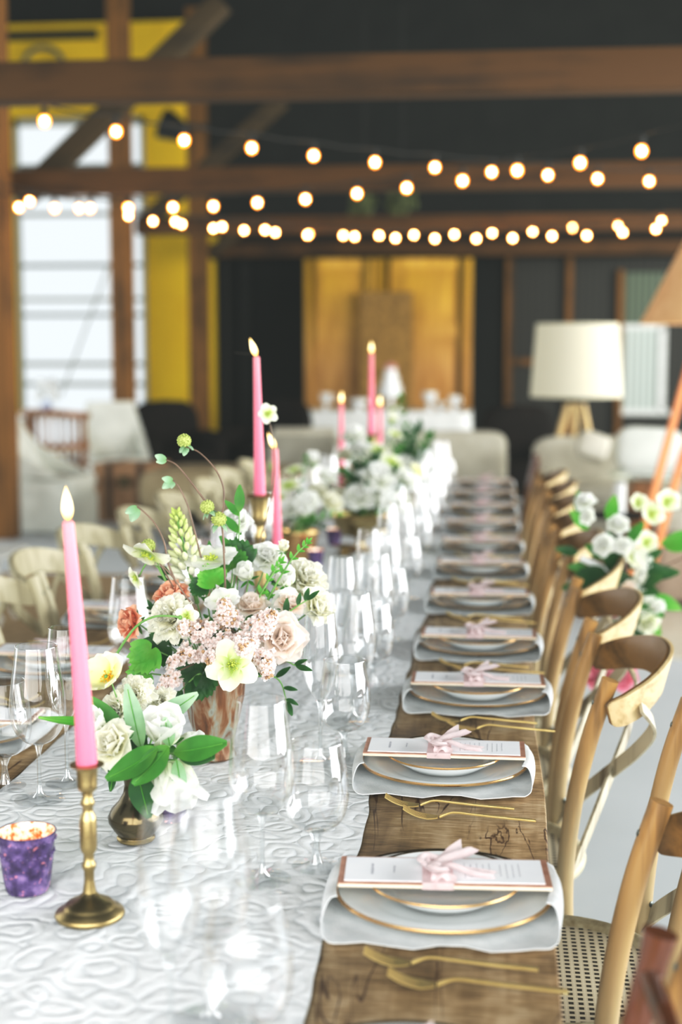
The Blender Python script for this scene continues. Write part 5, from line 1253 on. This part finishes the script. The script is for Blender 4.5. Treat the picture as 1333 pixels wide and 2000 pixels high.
f2('poppy','pale yellow poppy with golden centre beside the pink candle',212,1326,.04,50,(-.3,-.75,.7),petalm='yellow_petal',centerm='gold_center',sr=.0015)
f2('carn','ruffled cream carnation below the yellow poppy',232,1386,.05,42,(-.2,-.9,.3),petalm='cream_petal')
f2('carn','ruffled cream-green carnation beside the silvery leaf',266,1356,.10,42,(.2,-.9,.4),petalm='cream_petal')
f2('carn','pale carnation low before the terracotta pot',318,1372,.14,34,(.2,-.9,.3),petalm='cream_petal')
f2('mag','small white bud pressed against the pink candle',196,1424,-.02,42,(-.4,-.6,.8),petalm='white_petal')
def leafthing(label, tip, base, W, m, dY0=0, dY1=0, up=(0,-.9,.5), bend=.3, fold=.16):
    p = at(base[0],base[1],VY+dY0); q = at(tip[0],tip[1],VY+dY1); t = thing('single_leaf', label, 'leaf', p, 0, G2)
    d = q-p; Ln = d.length; d.normalize(); u_ = (V(up)-d*V(up).dot(d)).normalized(); b = MB()
    petal(b, Matrix((d.cross(u_),d,u_)).transposed().to_4x4()@RX(-bend/2), Ln*1.04, W*VY/FPX, 0, bend, .015, 3, 0, 12, 6, .9, 0, fold, 0.0)
    b.build('blade', M[m], t, angle=180)
    rt = V((VX,VY,ZV-.02))-p; MB().tube(cr([(0,0,0),rt*.4+V((0,0,.012)),rt],6),.0014,6).build('stalk', M['stem_green'], t)
    b = MB(); mid = [Matrix.Identity(3)@(d*Ln*s) + u_*(.0012+Ln*(.5*bend*s*s-.5*bend*s)) for s in (0,.25,.5,.75,.95)]; b.tube(cr(mid,3),[.0007]*13,5).build('midrib', M['leaf_lime'], t)
leafthing('broad glossy green leaf reaching toward the terracotta pot',(440,1452),(340,1470),58,'leaf',-.06,-.06,(.1,-.8,.75),.3)
leafthing('dark glossy leaf just under the broad one',(418,1478),(345,1470),44,'leaf_dark',-.055,-.05,(.1,-.9,.3),.4)
leafthing('broad green leaf over the bud vase mouth',(210,1520),(308,1462),60,'leaf',-.07,-.08,(-.2,-.8,.7),.5)
leafthing('large green leaf curling from the middle of the bud vase',(262,1530),(330,1458),58,'leaf',-.075,-.085,(-.3,-.9,.5),.4)
leafthing('dark green leaf hanging down over the vase belly',(290,1595),(268,1510),54,'leaf_dark',-.07,-.07,(.1,-1,.3),.3)
leafthing('tall silvery leaf standing upright among the white blooms',(248,1340),(276,1462),40,'leaf_pale',-.02,-.02,(.4,-1,.2),.3)
leafthing('silvery leaf reaching up toward the terracotta pot',(384,1356),(300,1410),44,'leaf_pale',.02,.03,(0,-.9,.6),.3)
leafthing('long green leaf pointing up behind the pink candle',(172,1362),(240,1440),46,'leaf',-.01,0,(.3,-1,.4),.3)
leafthing('narrow green leaf crossing behind the pink candle',(80,1402),(205,1412),24,'leaf_lime',-.02,-.03,(0,-.6,.9),.2)
leafthing('silvery leaf over the upper white bloom',(322,1402),(332,1458),30,'leaf_pale',-.03,-.03,(.1,-1,.3),.3)
leafthing('silvery leaf lying over the hanging white bloom',(356,1555),(345,1484),30,'leaf_pale',-.07,-.08,(.1,-1,.2),.2)
leafthing('dark leaf behind the white peony of the bud vase',(280,1430),(262,1480),40,'leaf_dark',0,.01,(0,-1,.3),.2)
leafthing('small dark leaf under the white peony',(200,1498),(262,1498),34,'leaf_dark',-.03,-.04,(-.1,-.7,.8),.4)
leafthing('small green leaf drooping at the vase neck',(216,1545),(222,1512),16,'leaf_dark',-.02,-.02,(0,-1,.2),.2)

# ------------------------------------------------------------------ farther arrangements
def far_arr(vname, vlabel, vparts, base, mouth_z, spots, group, words_, seed):
    t = thing(vname, vlabel, 'vase', base)
    for nm, prof, m in vparts: MB().lathe(prof,32).build(nm, M[m], t)
    rr = random.Random(seed); bx, by, bz = base
    for k,(kind,u,v,dY,rpx,m) in enumerate(spots):
        Y = by+dY; p = at(u,v,Y); f = V((p.x-bx, -.12, p.z-(bz+mouth_z)+.05)); r = rpx*Y/FPX
        kw = dict(petalm=m); md = None
        nm = {'rose':'rose','carn':'carnation','helle':'hellebore','sprig':'leafy sprig','leafs':'leafy spray','lilac':'lilac spray','peony':'ranunculus','mag':'white bloom','lobed':'lobed leaf','anem':'anemone','pod':'pod'}[kind]
        col = {'white_petal':'white','cream_petal':'cream','blush_petal':'blush','peach_petal':'peach','lime_petal':'green-white','pink_petal':'pink','yellow_petal':'yellow','leaf':'green','leaf_dark':'dark green','leaf_lime':'bright green','leaf_pale':'silvery','lilac_petal':'pinkish'}[m]
        flower(kind, ('blurred %s %s %s' % (col, nm, words_)).replace('white white','white'), p, f, r, '%s %ss %s' % (col, nm, words_), (bx,by,bz+mouth_z-.02), **kw)
b2 = atz(584,1092,ZR)
far_arr('copper_pot','small copper-gold pot of white flowers beyond the votives',[('body',[(0,0),(.05,0),(.055,.01),(.065,.06),(.072,.10),(.068,.10),(.05,.02),(0,.02)],'gold_rim'),('rim',[(.070,.095),(.075,.1),(.074,.106),(.069,.104),(.070,.095)],'brass')],(b2.x,b2.y,ZR),.10,[
    ('helle',565,950,-.05,26,'lime_petal'),('rose',600,985,-.06,28,'white_petal'),('rose',560,1000,-.08,26,'white_petal'),('mag',590,1005,-.08,26,'white_petal'),
    ('carn',622,960,0,24,'cream_petal'),('rose',640,935,.05,22,'white_petal'),('helle',575,920,.02,22,'lime_petal'),('mag',612,905,.05,20,'white_petal'),('rose',648,985,0,24,'cream_petal'),('helle',545,975,0,22,'lime_petal'),('mag',545,1030,-.06,22,'white_petal'),
    ('sprig',598,896,0,16,'leaf'),('leafs',660,1008,-.05,30,'leaf_lime'),('leafs',560,1040,-.05,30,'leaf_dark'),('sprig',610,1020,-.03,22,'leaf'),('leafs',535,918,0,22,'leaf_lime'),('sprig',585,970,.05,24,'leaf_dark'),('leafs',625,1030,0,26,'leaf_dark')],'','in the small copper pot',4)
b3 = atz(704,1075,ZR)
far_arr('brass_compote','brass footed compote of the second big flower arrangement',[('foot',[(0,0),(.06,0),(.06,.006),(.02,.016),(.014,.03),(.02,.05),(0,.05)],'brass'),('bowl',[(0,.045),(.025,.05),(.07,.065),(.095,.095),(.105,.135),(.10,.135),(.08,.08),(0,.06)],'brass'),('rim',[(.102,.132),(.109,.135),(.106,.141),(.101,.138),(.102,.132)],'gold_rim')],(b3.x,b3.y,ZR),.14,[
    ('rose',735,940,-.12,40,'white_petal'),('rose',702,975,-.14,34,'white_petal'),('mag',745,985,-.12,34,'white_petal'),('rose',692,855,.02,26,'white_petal'),('carn',705,880,0,26,'white_petal'),('helle',765,905,-.06,30,'lime_petal'),('helle',738,880,0,24,'lime_petal'),
    ('peony',697,915,-.06,18,'blush_petal'),('peony',660,940,-.04,16,'pink_petal'),('carn',788,985,-.06,26,'cream_petal'),('rose',660,980,-.06,28,'cream_petal'),('helle',815,920,.08,18,'yellow_petal'),('rose',790,940,0,26,'white_petal'),
    ('helle',772,850,.10,20,'lime_petal'),('mag',765,825,.12,16,'lime_petal'),('rose',640,955,0,22,'white_petal'),('carn',675,890,.05,20,'cream_petal'),
    ('sprig',690,940,-.14,46,'leaf_dark'),('sprig',718,920,-.12,46,'leaf_dark'),('leafs',735,905,-.08,56,'leaf_dark'),('leafs',778,958,-.12,50,'leaf_dark'),('leafs',705,915,-.12,56,'leaf_dark'),('leafs',715,955,-.14,50,'leaf_dark'),('leafs',765,930,-.1,54,'leaf_dark'),('sprig',670,925,0,30,'leaf'),('leafs',760,1010,-.06,34,'leaf_dark'),('leafs',690,1005,-.08,30,'leaf_dark'),('sprig',780,880,.1,28,'leaf'),('leafs',720,870,.05,28,'leaf')],'','in the brass compote',5)
b4 = atz(806,985,ZR)
far_arr('far_vase','brass vase of dark greens near the distant table end',[('foot',[(0,0),(.05,0),(.05,.006),(.02,.02),(0,.02)],'brass'),('body',[(0,.018),(.022,.02),(.06,.06),(.075,.12),(.07,.12),(.03,.05),(0,.04)],'brass')],(b4.x,b4.y,ZR),.12,[
    ('leafs',818,848,0,46,'leaf_dark'),('leafs',795,862,-.04,46,'leaf_dark'),('leafs',806,880,-.06,46,'leaf_dark'),('sprig',840,855,0,28,'leaf'),('sprig',800,890,-.05,28,'leaf_dark'),('leafs',830,885,0,34,'leaf_dark'),('leafs',780,880,0,30,'leaf_dark'),('rose',790,905,-.06,18,'white_petal'),('rose',760,860,.1,16,'white_petal'),('helle',770,800,.1,16,'lime_petal'),('sprig',785,780,.1,22,'leaf'),('rose',845,920,-.05,18,'white_petal'),('carn',825,935,-.08,18,'cream_petal')],'','in the far brass vase',6)

# ------------------------------------------------------------------ flowers hung on a chair back
YG = 4.22; g0 = at(1200,1095,YG)
t = thing('flower_swag', 'swag of white, pink and green flowers tied to the back of the fifth chair', 'flower swag', g0); sw = t
def sw_add(nm, mb, m, u, v, dY, face, roll=None):
    p = at(u,v,YG+dY)-g0; o = mb.build(nm, M[m], t, angle=180); o.matrix_basis = fM(p, face, FR.uniform(0,6) if roll is None else roll); return o
rr = random.Random(11)
for u,v,r_,m,fc in ((1145,985,.034,'white_petal',(-.3,-.6,1)),(1208,1030,.036,'leaf_pale',(0,-.6,.8)),(1182,1066,.036,'white_petal',(-.4,-1,.5)),(1218,1066,.028,'white_petal',(.1,-1,.3)),(1228,1150,.024,'blush_petal',(.2,-1,.2)),(1285,1185,.024,'white_petal',(.6,-.8,0)),(1265,1215,.036,'lime_petal',(.3,-.8,-.3)),(1150,1010,.026,'white_petal',(-.5,-.7,.3))):
    sw_add('rose', rose_mb(r_,rr), m if m!='leaf_pale' else 'white_petal', u,v,-.06,fc)
for u,v,r_ in ((1272,1005,.040),(1302,980,.040),(1246,982,.030),(1262,1060,.036),(1240,1090,.034)):
    o = sw_add('hellebore', helle(r_,rr), 'lime_petal', u,v,-.05,(.3,-.9,.3)); s_ = stamens(r_*.25,rr,14).build('stamens', M['lime_center'], o)
for u,v,a,Ln,m in ((1190,1120,-2.9,.11,'leaf_dark'),(1170,1135,3.3,.11,'leaf_dark'),(1215,1130,-.4,.12,'leaf_dark'),(1240,1150,-.8,.12,'leaf'),(1250,1180,-1.0,.11,'leaf_lime'),(1210,1100,1.9,.10,'leaf_dark'),(1185,1090,2.6,.08,'leaf'),(1150,1110,3.1,.07,'leaf'),(1230,1110,.6,.11,'leaf_dark'),(1270,1165,-.3,.10,'leaf_lime'),(1150,1035,2.3,.08,'leaf_lime'),(1135,1010,1.7,.08,'leaf'),(1190,1020,1.4,.09,'leaf_lime'),(1130,1080,2.9,.07,'leaf_dark'),(1300,1070,.3,.10,'leaf_lime'),(1225,1180,-1.6,.12,'leaf_dark'),(1245,1205,-1.3,.10,'leaf_dark'),(1200,1150,-1.9,.10,'leaf_dark'),(1260,1120,.1,.10,'leaf_dark'),(1185,1155,-2.4,.09,'leaf_dark'),(1160,1090,1.2,.08,'leaf_dark'),(1228,1060,1.0,.08,'leaf'),(1205,1115,-.9,.12,'leaf_dark'),(1195,1130,-2.2,.13,'leaf_dark'),(1222,1140,.2,.12,'leaf_dark'),(1215,1125,2.2,.11,'leaf_dark'),(1235,1100,-.2,.11,'leaf_dark'),(1180,1110,-2.7,.12,'leaf_dark'),(1215,1150,-1.2,.12,'leaf_dark')):
    b = MB(); d = V((math.cos(a),-.25,math.sin(a))).normalized(); up = (V((0,-1,.4))-d*V((0,-1,.4)).dot(d)).normalized()
    leaf_mb(b, Matrix((d.cross(up),d,up)).transposed().to_4x4(), Ln, Ln*.45, rr.uniform(-.5,.5)); p = at(u,v,YG-.03)-g0
    o = b.build('leaf', M[m], t, angle=180); o.location = p
for u,v in ((1235,1075),(1255,1095),(1225,1200),(1250,1140),(1262,1180)):
    b = MB(); p = at(u,v,YG-.05)-g0
    for k in range(26): floret(b, fM((rr.uniform(-.024,.024),rr.uniform(-.016,.016),rr.uniform(-.028,.028)),(rr.uniform(-.5,.5),-1,rr.uniform(-.3,.6)),rr.uniform(0,6)), .011)
    o = b.build('blossom_spray', M['white_petal'], t, angle=180); o.location = p
for u,v,r_ in ((1168,1318,.048),(1214,1320,.05),(1205,1198,.016)): sw_add('pink_peony', rose_mb(r_,rr,1.2,.08), 'pink_petal', u,v,0,(0,-1,.3))
P = [at(u,v,YG)-g0 for u,v in ((1215,1120),(1250,1130),(1295,1108),(1345,1085))]; MB().tube(cr(P,6),.0022,6).build('stem', M['stem_brown'], t)
P = [at(u,v,YG)-g0 for u,v in ((1215,1120),(1205,1200),(1195,1300))]; MB().tube(cr(P,6),.005,6).build('stem', M['stem_green'], t)
P = [at(u,v,YG-.02)-g0 for u,v in ((1135,1090),(1200,1120),(1260,1150))]; MB().tube(cr(P,6),.01,8).build('tie', M['linen'], t)
b = MB(); d = V((1,-.2,.25)).normalized(); up = (V((0,-1,.4))-d*V((0,-1,.4)).dot(d)).normalized(); leaf_mb(b, Matrix((d.cross(up),d,up)).transposed().to_4x4(), .14, .05, .3); o = b.build('leaf', M['leaf_lime'], t, angle=180); o.location = at(1292,1062,YG-.05)-g0
# ================================================================== LIGHT
w = bpy.data.worlds.new('daylight'); SC.world = w; w.use_nodes = True
bg = w.node_tree.nodes['Background']; bg.inputs['Color'].default_value = (0.93,0.97,1.0,1); bg.inputs['Strength'].default_value = 0.5
def area(name, loc, rot, sx, sy, power, col):
    l = bpy.data.lights.new(name,'AREA'); l.shape = 'RECTANGLE'; l.size = sx; l.size_y = sy; l.energy = power; l.color = col
    o = bpy.data.objects.new(name,l); COL.objects.link(o); o.location = loc; o.rotation_euler = rot; return o
area('open_side_daylight',(6.2,4.5,2.0),(PI/2,0,PI/2),10,3.6,800,(0.96,0.98,1.0))
area('camera_end_fill',(-0.6,-1.4,1.9),(math.radians(84),0,0),6,2.4,200,(1.0,0.985,0.96))  # added fill, set low and level to brighten faces turned to the camera
area('far_wall_fill',(6.5,13.0,2.6),(math.radians(90),0,math.radians(62)),7,3.4,560,(1.0,0.98,0.92))  # added fill, turned to the rear wall to brighten yellow bay and doors
area('far_left_daylight',(-6.5,9.0,2.0),(PI/2,0,-PI/2),12,3.4,170,(0.96,0.98,1.0))
# ------------------------------------------------------------------ picture settings
SC.view_settings.view_transform = 'Standard'; SC.view_settings.look = 'None'
SC.view_settings.exposure = 0.42; SC.view_settings.gamma = 1.0
SC.view_settings.use_curve_mapping = True
cm = SC.view_settings.curve_mapping
def curve(k, pts):
    c = cm.curves[k]; c.points[0].location = pts[0]; c.points[1].location = pts[-1]
    for p in pts[1:-1]: c.points.new(*p)
curve(3, [(0,0.010),(0.12,0.105),(0.45,0.48),(1,1.0)])
curve(0, [(0,0.001),(0.12,0.118),(1,1)]); curve(1, [(0,0.003),(0.12,0.124),(1,1)]); curve(2, [(0,0.002),(0.12,0.120),(1,1)])
cm.update()
cy = SC.cycles
cy.max_bounces = 12; cy.transparent_max_bounces = 96; cy.transmission_bounces = 8; cy.glossy_bounces = 4; cy.diffuse_bounces = 3
cy.caustics_reflective = False; cy.caustics_refractive = False; cy.sample_clamp_indirect = 4.0
cy.use_denoising = True
try: cy.denoiser = 'OPENIMAGEDENOISE'
except Exception: pass
SC.render.use_persistent_data = False
